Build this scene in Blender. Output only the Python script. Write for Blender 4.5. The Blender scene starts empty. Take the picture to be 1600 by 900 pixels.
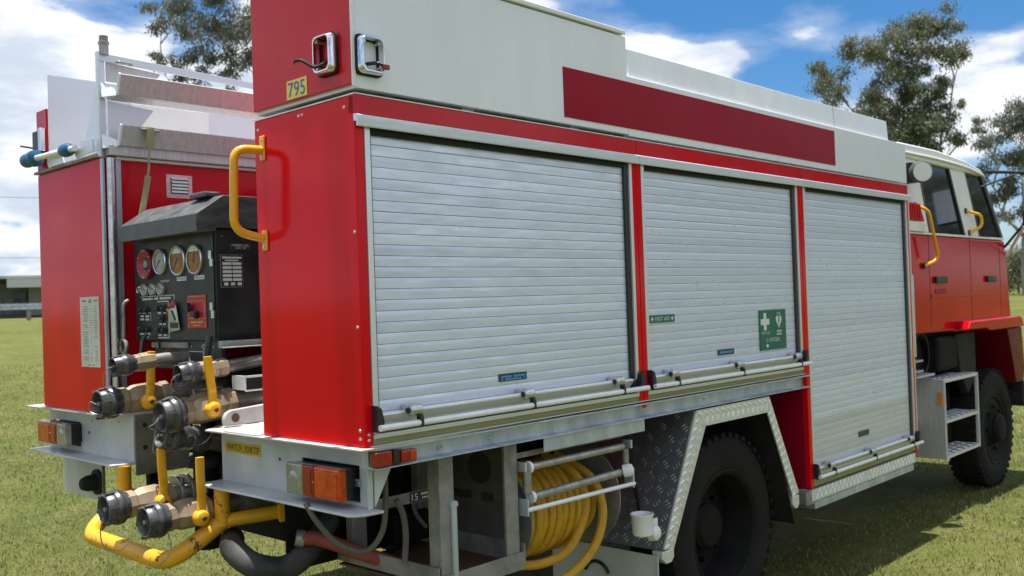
import bpy, math, random
import numpy as np
from mathutils import Vector, Matrix

random.seed(7)
rng = np.random.default_rng(11)
scene = bpy.context.scene
COL = scene.collection
R = math.radians

# ------------------------------------------------------------------ camera
cam_d = bpy.data.cameras.new('camera')
cam = bpy.data.objects.new('camera', cam_d)
COL.objects.link(cam)
CAM = Vector((-1.862, -2.408, 1.616))
cam.matrix_world = Matrix(((0.68544, 0.01343, -0.72800, CAM.x),
                           (-0.72732, -0.03444, -0.68544, CAM.y),
                           (-0.03427, 0.99932, -0.01384, CAM.z),
                           (0, 0, 0, 1)))
cam_d.sensor_width = 36
cam_d.lens = 33.75
cam_d.clip_start = 0.05
cam_d.clip_end = 6000
cam_d.dof.use_dof = True
cam_d.dof.focus_distance = 3.5
cam_d.dof.aperture_fstop = 5.0
scene.camera = cam

# ------------------------------------------------------------------ sun, sky, exposure
SUN_DIR = Vector((-0.03, 0.035, 1.0)).normalized()
sun_d = bpy.data.lights.new('sun', 'SUN')
sun_d.energy = 2.9
sun_d.angle = R(0.5)
sun_d.color = (1.0, 0.975, 0.94)
sun = bpy.data.objects.new('sun', sun_d)
COL.objects.link(sun)
sun.rotation_euler = SUN_DIR.to_track_quat('Z', 'Y').to_euler()
sun.location = (0, 0, 30)

world = bpy.data.worlds.new('World')
scene.world = world
world.use_nodes = True
scene.view_settings.view_transform = 'Standard'
scene.view_settings.look = 'None'
scene.view_settings.gamma = 1
scene.view_settings.exposure = 1.52
scene.cycles.use_denoising = True
scene.cycles.max_bounces = 8


def build_world():
    nt = world.node_tree
    nt.nodes.clear()
    N = nt.nodes.new
    L = nt.links.new

    def math_(op, a, b=None, c=None, clamp=False):
        n = N('ShaderNodeMath'); n.operation = op; n.use_clamp = clamp
        for i, v in enumerate((a, b, c)):
            if v is None: continue
            if isinstance(v, (int, float)): n.inputs[i].default_value = v
            else: L(v, n.inputs[i])
        return n.outputs[0]

    sky = N('ShaderNodeTexSky')
    sky.sky_type = 'NISHITA'
    sky.sun_disc = False
    sky.sun_elevation = math.asin(SUN_DIR.z)
    sky.sun_rotation = math.atan2(SUN_DIR.x, SUN_DIR.y)
    sky.air_density = 1.0
    sky.dust_density = 0.4
    sky.ozone_density = 2.6
    tc = N('ShaderNodeTexCoord')
    sep = N('ShaderNodeSeparateXYZ'); L(tc.outputs['Generated'], sep.inputs[0])
    z = sep.outputs[2]
    zc = math_('ADD', math_('MAXIMUM', z, 0.0), 0.30)
    px = math_('DIVIDE', sep.outputs[0], zc)
    py = math_('DIVIDE', sep.outputs[1], zc)
    cmb = N('ShaderNodeCombineXYZ'); L(px, cmb.inputs[0]); L(py, cmb.inputs[1])
    L(math_('MULTIPLY', z, 4.2), cmb.inputs[2])

    def noise(vec, scale, detail, rough, off, dist=0.0):
        mp = N('ShaderNodeMapping'); L(vec, mp.inputs[0])
        mp.inputs['Location'].default_value = off
        n = N('ShaderNodeTexNoise'); n.noise_dimensions = '3D'
        n.inputs['Scale'].default_value = scale
        n.inputs['Detail'].default_value = detail
        n.inputs['Roughness'].default_value = rough
        n.inputs['Distortion'].default_value = dist
        L(mp.outputs[0], n.inputs['Vector'])
        return n.outputs['Fac']

    def smooth(v, a, b):
        m = N('ShaderNodeMapRange'); m.interpolation_type = 'SMOOTHSTEP'
        L(v, m.inputs['Value'])
        m.inputs['From Min'].default_value = a
        m.inputs['From Max'].default_value = b
        return m.outputs['Result']

    OFF = (2.1, 6.4, 1.0)
    big = noise(cmb.outputs[0], 0.75, 3, 0.5, OFF)
    puff = noise(cmb.outputs[0], 2.9, 10, 0.57, OFF, 0.1)
    dens = math_('ADD', math_('MULTIPLY', big, 0.52), math_('MULTIPLY', puff, 0.66))
    # cumulus banks that stand in this sky: direction, size, strength
    banks = [((0.337, 0.923, 0.186), 0.1, 0.06),
             ((0.34, 0.938, 0.069), 0.06, 0.06),
             ((0.414, 0.877, 0.242), 0.05, 0.03),
             ((0.823, 0.519, 0.231), 0.05, 0.17),
             ((0.839, 0.492, 0.231), 0.025, 0.12),
             ((0.795, 0.561, 0.231), 0.035, 0.13),
             ((0.946, 0.266, 0.186), 0.055, 0.18),
             ((0.938, 0.303, 0.171), 0.04, 0.12),
             ((0.813, 0.495, 0.306), 0.06, -0.26),
             ((0.927, 0.274, 0.254), 0.05, -0.22),
             ((0.871, 0.452, 0.193), 0.03, -0.16),
             ((0.896, 0.341, 0.285), 0.05, -0.12),
             ((0.877, 0.43, 0.215), 0.03, -0.06),
             ((0.953, 0.276, 0.129), 0.025, -0.1),
             ((0.465, 0.835, 0.294), 0.045, -0.2),
             ((0.396, 0.875, 0.278), 0.035, -0.14)]
    for d, s, a in banks:
        v = Vector(d).normalized()
        dn = N('ShaderNodeVectorMath'); dn.operation = 'DISTANCE'
        L(tc.outputs['Generated'], dn.inputs[0]); dn.inputs[1].default_value = v
        g = math_('EXPONENT', math_('MULTIPLY', math_('POWER', math_('DIVIDE', dn.outputs['Value'], s), 2.0), -1.0))
        dens = math_('MULTIPLY_ADD', g, a, dens)
    thick = smooth(dens, 0.530, 0.615)
    veil = math_('MULTIPLY', smooth(dens, 0.46, 0.60), 0.35)
    mask = math_('MAXIMUM', thick, veil)
    mask = math_('MULTIPLY', mask, smooth(z, -0.02, 0.03))
    # denser cores are a little greyer than the sun-facing rims
    core = noise(cmb.outputs[0], 3.4, 8, 0.60, (OFF[0], OFF[1], OFF[2] + 0.35))
    shade = N('ShaderNodeMixRGB')
    L(smooth(core, 0.38, 0.64), shade.inputs[0])
    shade.inputs[1].default_value = (3.85, 3.92, 4.0, 1)
    shade.inputs[2].default_value = (2.35, 2.65, 3.1, 1)
    skyc = N('ShaderNodeMixRGB'); skyc.blend_type = 'MULTIPLY'; skyc.inputs[0].default_value = 1
    L(sky.outputs[0], skyc.inputs[1])
    tint = N('ShaderNodeMixRGB'); L(smooth(z, -0.05, 0.30), tint.inputs[0])
    tint.inputs[1].default_value = (0.36, 0.40, 0.45, 1); tint.inputs[2].default_value = (0.16, 0.33, 0.46, 1)
    L(tint.outputs[0], skyc.inputs[2])
    mix = N('ShaderNodeMixRGB')
    L(mask, mix.inputs[0]); L(skyc.outputs[0], mix.inputs[1]); L(shade.outputs[0], mix.inputs[2])
    bg = N('ShaderNodeBackground'); bg.inputs[1].default_value = 0.10
    L(mix.outputs[0], bg.inputs[0])
    out = N('ShaderNodeOutputWorld'); L(bg.outputs[0], out.inputs[0])


build_world()

# ------------------------------------------------------------------ materials
MATS = {}


def material(name, col, rough=0.5, metal=0.0, coat=0.0, var=None, vscale=8.0, vstretch=(1, 1, 1), amount=0.5,
             bump=0.0, bscale=60.0, chip=None, chip_at=0.62, chip_scale=14.0, rand=0.0, rvar=0.12, trans=0.0,
             ior=1.45, spec=0.5, alpha=1.0, emit=None, aniso=0.0):
    """Principled material with a second colour mixed in by stretched noise, optional chips, bump and per-piece variation."""
    m = bpy.data.materials.new(name); m.use_nodes = True
    nt = m.node_tree; b = nt.nodes['Principled BSDF']; N = nt.nodes.new; L = nt.links.new
    tc = N('ShaderNodeTexCoord'); oi = N('ShaderNodeObjectInfo')
    mv = N('ShaderNodeVectorMath'); mv.operation = 'MULTIPLY_ADD'
    cr = N('ShaderNodeCombineXYZ')
    for i in range(3): L(oi.outputs['Random'], cr.inputs[i])
    L(cr.outputs[0], mv.inputs[0]); mv.inputs[1].default_value = (31, 17, 23); L(tc.outputs['Object'], mv.inputs[2])
    mp = N('ShaderNodeMapping'); L(mv.outputs[0], mp.inputs[0]); mp.inputs['Scale'].default_value = vstretch
    ns = N('ShaderNodeTexNoise'); ns.inputs['Scale'].default_value = vscale; ns.inputs['Detail'].default_value = 7
    ns.inputs['Roughness'].default_value = 0.62
    L(mp.outputs[0], ns.inputs['Vector'])
    fac = N('ShaderNodeMapRange'); L(ns.outputs['Fac'], fac.inputs['Value'])
    fac.inputs['From Min'].default_value = 0.36; fac.inputs['From Max'].default_value = 0.68
    fac.inputs['To Max'].default_value = amount
    mix = N('ShaderNodeMixRGB'); L(fac.outputs[0], mix.inputs[0])
    mix.inputs[1].default_value = (*col, 1)
    v2 = var if var else tuple(c * 0.8 for c in col)
    mix.inputs[2].default_value = (*v2, 1)
    c = mix.outputs[0]
    if rand:
        hs = N('ShaderNodeHueSaturation'); L(c, hs.inputs['Color'])
        mr = N('ShaderNodeMapRange'); L(oi.outputs['Random'], mr.inputs['Value'])
        mr.inputs['To Min'].default_value = 1 - rand; mr.inputs['To Max'].default_value = 1 + rand
        L(mr.outputs[0], hs.inputs['Value']); c = hs.outputs[0]
    rr = N('ShaderNodeMapRange'); L(ns.outputs['Fac'], rr.inputs['Value'])
    rr.inputs['From Min'].default_value = 0.3; rr.inputs['From Max'].default_value = 0.7
    rr.inputs['To Min'].default_value = max(0.02, rough - rvar); rr.inputs['To Max'].default_value = min(1, rough + rvar)
    rough_out = rr.outputs[0]
    if chip:
        n2 = N('ShaderNodeTexNoise'); n2.inputs['Scale'].default_value = chip_scale; n2.inputs['Detail'].default_value = 9
        n2.inputs['Roughness'].default_value = 0.7; L(mv.outputs[0], n2.inputs['Vector'])
        st = N('ShaderNodeMapRange'); L(n2.outputs['Fac'], st.inputs['Value'])
        st.inputs['From Min'].default_value = chip_at; st.inputs['From Max'].default_value = chip_at + 0.03
        mx = N('ShaderNodeMixRGB'); L(st.outputs[0], mx.inputs[0]); L(c, mx.inputs[1]); mx.inputs[2].default_value = (*chip, 1)
        c = mx.outputs[0]
        ra = N('ShaderNodeMath'); ra.operation = 'MULTIPLY_ADD'; L(st.outputs[0], ra.inputs[0]); ra.inputs[1].default_value = 0.35
        ra.use_clamp = True; L(rough_out, ra.inputs[2]); rough_out = ra.outputs[0]
    L(c, b.inputs['Base Color']); L(rough_out, b.inputs['Roughness'])
    b.inputs['Metallic'].default_value = metal
    b.inputs['Coat Weight'].default_value = coat; b.inputs['Coat Roughness'].default_value = 0.06
    b.inputs['Transmission Weight'].default_value = trans; b.inputs['IOR'].default_value = ior
    b.inputs['Specular IOR Level'].default_value = spec
    b.inputs['Anisotropic'].default_value = aniso
    if emit:
        b.inputs['Emission Color'].default_value = (*emit, 1); b.inputs['Emission Strength'].default_value = 1
    if bump:
        n3 = N('ShaderNodeTexNoise'); n3.inputs['Scale'].default_value = bscale; n3.inputs['Detail'].default_value = 5
        L(mv.outputs[0], n3.inputs['Vector'])
        bp = N('ShaderNodeBump'); bp.inputs['Strength'].default_value = bump; bp.inputs['Distance'].default_value = 0.004
        L(n3.outputs['Fac'], bp.inputs['Height']); L(bp.outputs[0], b.inputs['Normal'])
    MATS[name] = m
    return m


material('red_paint', (0.72, 0.0022, 0.010), 0.13, rvar=0.05, coat=0.0, spec=0.22, var=(0.62, 0.002, 0.009), vscale=3, amount=0.6,
         chip=(0.62, 0.45, 0.40), chip_at=0.735, chip_scale=30, bump=0.05, bscale=2.2)
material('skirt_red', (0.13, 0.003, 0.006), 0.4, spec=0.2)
material('cab_red', (0.50, 0.002, 0.008), 0.12, rvar=0.05, spec=0.14, var=(0.44, 0.002, 0.007), vscale=2, bump=0.08, bscale=2.5)
material('red_paint_faded', (0.56, 0.004, 0.013), 0.18, rvar=0.06, coat=0.0, spec=0.36, var=(0.46, 0.005, 0.014), vscale=4, amount=0.6,
         chip=(0.6, 0.4, 0.36), chip_at=0.74, chip_scale=30, bump=0.01, bscale=6)
material('red_film_and_shade', (0.32, 0.004, 0.020), 0.40, coat=0.0, spec=0.14, var=(0.27, 0.004, 0.018), vscale=3, bump=0.01, bscale=5)
material('white_paint', (0.80, 0.82, 0.86), 0.30, coat=0.3, var=(0.69, 0.705, 0.73), vscale=5, amount=0.45,
         vstretch=(1.6, 1, 0.22), chip=(0.40, 0.38, 0.33), chip_at=0.76, chip_scale=22, bump=0.02, bscale=3)
material('white_cream', (0.79, 0.795, 0.80), 0.42, coat=0.2, var=(0.70, 0.67, 0.60), vscale=6)
material('slat_aluminium', (0.70, 0.745, 0.85), 0.40, metal=0.45, var=(0.59, 0.63, 0.73), vscale=5, vstretch=(1.2, 3, 8),
         amount=0.8, rand=0.06, rvar=0.16, bump=0.05, bscale=14, chip=(0.46, 0.44, 0.38), chip_at=0.74, chip_scale=9)
material('slat_darker', (0.60, 0.62, 0.60), 0.50, metal=0.35, var=(0.53, 0.54, 0.51), vscale=4, vstretch=(1.2, 3, 8),
         amount=0.8, rand=0.05)  # darker, rougher tone for the lowest slats of the third shutter
material('aluminium', (0.72, 0.74, 0.77), 0.34, metal=0.55, var=(0.64, 0.66, 0.68), vscale=3, vstretch=(1, 1, 2), amount=0.4, rvar=0.04,
         bump=0.0)
material('aluminium_worn', (0.56, 0.56, 0.57), 0.5, metal=0.3, var=(0.42, 0.40, 0.38), vscale=9, vstretch=(7, 7, 0.8),
         amount=0.8, bump=0.05, bscale=60)
material('white_rail', (0.86, 0.88, 0.90), 0.33, metal=0.15, var=(0.68, 0.70, 0.70), vscale=14)
material('galvanised', (0.56, 0.62, 0.70), 0.38, metal=0.50, var=(0.32, 0.36, 0.41), vscale=11, vstretch=(1, 1, 0.35), amount=0.9,
         bump=0.05, bscale=40, chip=(0.72, 0.73, 0.72), chip_at=0.70, chip_scale=18)
material('galvanised_dirty', (0.30, 0.295, 0.27), 0.6, metal=0.35, var=(0.15, 0.14, 0.12), vscale=9, amount=0.9,
         bump=0.08, bscale=50, chip=(0.17, 0.10, 0.06), chip_at=0.69, chip_scale=12)
material('grey_paint', (0.58, 0.60, 0.61), 0.42, coat=0.1, var=(0.40, 0.42, 0.43), vscale=5, amount=0.8,
         chip=(0.25, 0.23, 0.20), chip_at=0.70, chip_scale=16, bump=0.03, bscale=30)
material('tread_plate', (0.82, 0.83, 0.85), 0.34, metal=0.5, var=(0.62, 0.62, 0.62), vscale=14, amount=0.8)
material('black_panel', (0.020, 0.021, 0.023), 0.48, var=(0.034, 0.035, 0.038), vscale=10, amount=0.8,
         chip=(0.30, 0.30, 0.30), chip_at=0.755, chip_scale=26, bump=0.03, bscale=90)
material('black_worn', (0.052, 0.056, 0.060), 0.50, var=(0.12, 0.125, 0.125), vscale=16, vstretch=(1, 1, 2), amount=0.85,
         chip=(0.5, 0.5, 0.5), chip_at=0.69, chip_scale=24, bump=0.05, bscale=60)
material('black_plastic', (0.017, 0.017, 0.018), 0.42, var=(0.035, 0.035, 0.035), vscale=20, bump=0.03, bscale=120)
material('coupling_black', (0.055, 0.057, 0.060), 0.32, metal=0.35, var=(0.17, 0.17, 0.175), vscale=26, amount=0.7,
         chip=(0.22, 0.22, 0.22), chip_at=0.68, chip_scale=40)
material('rubber', (0.015, 0.015, 0.016), 0.7, spec=0.3, var=(0.032, 0.030, 0.028), vscale=8, bump=0.06, bscale=70)
material('dusty_rubber', (0.018, 0.018, 0.019), 0.55, spec=0.35, var=(0.085, 0.082, 0.076), vscale=9, amount=0.7, bump=0.15, bscale=40)
material('tread_plate_shaded', (0.40, 0.42, 0.46), 0.32, metal=0.75, var=(0.26, 0.27, 0.30), vscale=10, amount=0.8)  # darker copy of the tread plate, puts the rear sheet's shade into its colour
material('tyre', (0.011, 0.011, 0.011), 0.85, spec=0.2, var=(0.026, 0.024, 0.020), vscale=6, amount=0.8, bump=0.08, bscale=60)
material('chassis', (0.006, 0.006, 0.0065), 0.7, spec=0.18, var=(0.018, 0.016, 0.014), vscale=7, amount=0.8)
material('bronze', (0.42, 0.32, 0.21), 0.44, metal=0.4, var=(0.29, 0.22, 0.15), vscale=16, amount=0.9, bump=0.05, bscale=90,
         chip=(0.24, 0.18, 0.13), chip_at=0.67, chip_scale=22)
material('steel_pipe', (0.42, 0.41, 0.38), 0.42, metal=0.65, var=(0.22, 0.20, 0.17), vscale=18, amount=0.9)
material('yellow_paint', (0.84, 0.42, 0.012), 0.36, coat=0.2, var=(0.74, 0.35, 0.010), vscale=12, amount=0.6,
         chip=(0.14, 0.07, 0.03), chip_at=0.735, chip_scale=20)
material('yellow_rusty', (0.82, 0.41, 0.014), 0.40, coat=0.1, var=(0.68, 0.31, 0.015), vscale=7, amount=0.7,
         chip=(0.13, 0.062, 0.030), chip_at=0.585, chip_scale=17, bump=0.05, bscale=50)
material('yellow_hose', (0.57, 0.31, 0.018), 0.5, var=(0.38, 0.20, 0.015), vscale=20, amount=0.7)
material('chrome', (0.80, 0.80, 0.82), 0.14, metal=1.0, var=(0.6, 0.6, 0.6), vscale=20, rvar=0.06)
material('stainless', (0.62, 0.62, 0.63), 0.28, metal=0.9, var=(0.45, 0.45, 0.45), vscale=9, vstretch=(1, 1, 4))
material('lens_amber', (0.66, 0.075, 0.003), 0.14, coat=0.6, var=(0.40, 0.018, 0.003), vscale=26, amount=1.0, bump=0.25, bscale=150)
material('lens_red', (0.34, 0.008, 0.006), 0.14, coat=0.6, var=(0.18, 0.006, 0.004), vscale=30, amount=0.9, bump=0.2, bscale=150)
material('lens_clear', (0.42, 0.41, 0.37), 0.14, coat=0.6, metal=0.35, var=(0.20, 0.20, 0.18), vscale=16, amount=0.9)
material('amber_marker', (0.85, 0.25, 0.01), 0.2, coat=0.6)
material('dark_glass', (0.012, 0.016, 0.019), 0.05, coat=0.0, var=(0.016, 0.02, 0.022), vscale=3, rvar=0.02, spec=0.5)
material('red_hose', (0.30, 0.055, 0.045), 0.7, var=(0.20, 0.05, 0.04), vscale=20, amount=0.8, bump=0.06, bscale=160)
material('thin_hose', (0.11, 0.105, 0.085), 0.55, var=(0.07, 0.065, 0.05), vscale=16)
material('webbing', (0.30, 0.30, 0.15), 0.85, var=(0.20, 0.20, 0.11), vscale=30, bump=0.1, bscale=300)
material('sticker_green', (0.010, 0.135, 0.092), 0.4, var=(0.012, 0.12, 0.08))
material('sticker_white', (0.72, 0.74, 0.72), 0.4)
material('sticker_yellow', (0.66, 0.42, 0.015), 0.5, var=(0.50, 0.32, 0.02), vscale=30, amount=0.8)
material('sticker_blue', (0.02, 0.14, 0.34), 0.4)
material('sticker_teal', (0.018, 0.055, 0.085), 0.4)
material('sticker_sky', (0.13, 0.38, 0.66), 0.4)
material('paper', (0.62, 0.61, 0.53), 0.6, var=(0.52, 0.51, 0.44), vscale=12)
material('ink', (0.03, 0.03, 0.03), 0.6)
material('ink_grey', (0.26, 0.26, 0.24), 0.6)
material('dial_white', (0.30, 0.31, 0.30), 0.25, coat=0.0, spec=0.2, var=(0.34, 0.35, 0.33), vscale=20)
material('dial_amber', (0.34, 0.15, 0.022), 0.3, coat=0.0, spec=0.2, var=(0.22, 0.085, 0.012), vscale=22, amount=0.9)
material('panel_red', (0.42, 0.016, 0.030), 0.4, var=(0.35, 0.014, 0.025))
material('horn_red', (0.30, 0.012, 0.022), 0.35, coat=0.3)
material('tray_plate', (0.52, 0.49, 0.47), 0.5, var=(0.38, 0.35, 0.33), vscale=9, amount=0.9, chip=(0.25, 0.17, 0.12), chip_at=0.69, chip_scale=16)
material('plate_yellow', (0.80, 0.62, 0.13), 0.45, var=(0.70, 0.52, 0.10))
material('mudflap', (0.55, 0.56, 0.50), 0.6, var=(0.42, 0.42, 0.36), vscale=4, vstretch=(1, 1, 0.5), amount=0.9)
material('blue_cap', (0.016, 0.10, 0.22), 0.4, var=(0.02, 0.14, 0.26), vscale=20)
material('seal_olive', (0.24, 0.235, 0.15), 0.7, var=(0.33, 0.30, 0.06), vscale=30, vstretch=(1, 1, 3), amount=0.9)
material('bulkhead_steel', (0.115, 0.11, 0.095), 0.7, metal=0.2, var=(0.06, 0.055, 0.05), vscale=7, amount=0.9)
material('stain', (0.52, 0.46, 0.38), 0.7)
material('rust_floor', (0.075, 0.055, 0.04), 0.8, var=(0.14, 0.05, 0.025), vscale=6, amount=0.9)
material('bark', (0.36, 0.33, 0.29), 0.85, var=(0.19, 0.17, 0.15), vscale=2.5, vstretch=(2, 2, 0.5), amount=0.9, bump=0.3, bscale=12)
material('shed_wall', (0.34, 0.33, 0.31), 0.7, var=(0.27, 0.26, 0.25), vscale=0.6)
material('shed_fascia', (0.52, 0.52, 0.52), 0.6, var=(0.46, 0.46, 0.46), vscale=.6)
material('shed_roof', (0.46, 0.43, 0.41), 0.6, var=(0.38, 0.36, 0.34), vscale=0.5)
material('shed_dark', (0.035, 0.037, 0.04), 0.7)
material('wire', (0.03, 0.03, 0.03), 0.6)


def leaf_material(name, a, b):
    m = bpy.data.materials.new(name); m.use_nodes = True
    nt = m.node_tree; p = nt.nodes['Principled BSDF']; N = nt.nodes.new; L = nt.links.new
    at = N('ShaderNodeAttribute'); at.attribute_name = 'tone'
    mix = N('ShaderNodeMixRGB'); L(at.outputs['Fac'], mix.inputs[0])
    mix.inputs[1].default_value = (*a, 1); mix.inputs[2].default_value = (*b, 1)
    L(mix.outputs[0], p.inputs['Base Color'])
    p.inputs['Roughness'].default_value = 0.55
    tr = N('ShaderNodeBsdfTranslucent'); L(mix.outputs[0], tr.inputs[0])
    ms = N('ShaderNodeMixShader'); ms.inputs[0].default_value = 0.42
    out = nt.nodes['Material Output']
    L(p.outputs[0], ms.inputs[1]); L(tr.outputs[0], ms.inputs[2]); L(ms.outputs[0], out.inputs[0])
    MATS[name] = m


leaf_material('gum_leaf', (0.100, 0.115, 0.060), (0.195, 0.205, 0.115))
leaf_material('gum_leaf_grey', (0.105, 0.115, 0.085), (0.195, 0.205, 0.155))
leaf_material('grass_blade', (0.066, 0.090, 0.014), (0.36, 0.32, 0.14))


def ground_material():
    m = bpy.data.materials.new('lawn'); m.use_nodes = True
    nt = m.node_tree; p = nt.nodes['Principled BSDF']; N = nt.nodes.new; L = nt.links.new
    tc = N('ShaderNodeTexCoord')

    def nz(scale, detail, rough=0.6):
        n = N('ShaderNodeTexNoise'); n.inputs['Scale'].default_value = scale; n.inputs['Detail'].default_value = detail
        n.inputs['Roughness'].default_value = rough; L(tc.outputs['Object'], n.inputs['Vector']); return n.outputs['Fac']

    def ramp(f, a, b, c1, c2):
        r = N('ShaderNodeValToRGB'); L(f, r.inputs[0])
        r.color_ramp.elements[0].position = a; r.color_ramp.elements[1].position = b
        r.color_ramp.elements[0].color = (*c1, 1); r.color_ramp.elements[1].color = (*c2, 1); return r.outputs[0]
    g = ramp(nz(0.35, 6), 0.35, 0.68, (0.085, 0.112, 0.020), (0.140, 0.155, 0.036))
    dry = ramp(nz(2.2, 8, 0.7), 0.48, 0.66, (0, 0, 0), (1, 1, 1))
    fine = ramp(nz(90, 6, 0.75), 0.30, 0.72, (0.45, 0.45, 0.45), (1.35, 1.35, 1.35))
    m1 = N('ShaderNodeMixRGB'); sc = N('ShaderNodeMath'); sc.operation = 'MULTIPLY'; L(dry, sc.inputs[0]); sc.inputs[1].default_value = 0.55
    L(sc.outputs[0], m1.inputs[0]); L(g, m1.inputs[1]); m1.inputs[2].default_value = (0.21, 0.18, 0.075, 1)
    m2 = N('ShaderNodeMixRGB'); m2.blend_type = 'MULTIPLY'; m2.inputs[0].default_value = 1
    L(m1.outputs[0], m2.inputs[1]); L(fine, m2.inputs[2])
    straw = ramp(nz(34, 3, 0.6), 0.60, 0.66, (0, 0, 0), (1, 1, 1))
    m3 = N('ShaderNodeMixRGB'); sc3 = N('ShaderNodeMath'); sc3.operation = 'MULTIPLY'; L(straw, sc3.inputs[0]); sc3.inputs[1].default_value = 0.6
    L(sc3.outputs[0], m3.inputs[0]); L(m2.outputs[0], m3.inputs[1]); m3.inputs[2].default_value = (0.30, 0.25, 0.12, 1)
    dark = ramp(nz(9, 5, 0.65), 0.30, 0.60, (0.72, 0.75, 0.68), (1.08, 1.06, 1.05))
    m4 = N('ShaderNodeMixRGB'); m4.blend_type = 'MULTIPLY'; m4.inputs[0].default_value = 1
    L(m3.outputs[0], m4.inputs[1]); L(dark, m4.inputs[2]); m2 = m4
    L(m2.outputs[0], p.inputs['Base Color']); p.inputs['Roughness'].default_value = 0.9
    p.inputs['Specular IOR Level'].default_value = 0.15
    bp = N('ShaderNodeBump'); bp.inputs['Strength'].default_value = 0.7; bp.inputs['Distance'].default_value = 0.03
    L(nz(55, 6, 0.8), bp.inputs['Height']); L(bp.outputs[0], p.inputs['Normal'])
    MATS['lawn'] = m


ground_material()

# ------------------------------------------------------------------ mesh helpers
ORIGIN = {}


def vec(p): return Vector(p)


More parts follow.
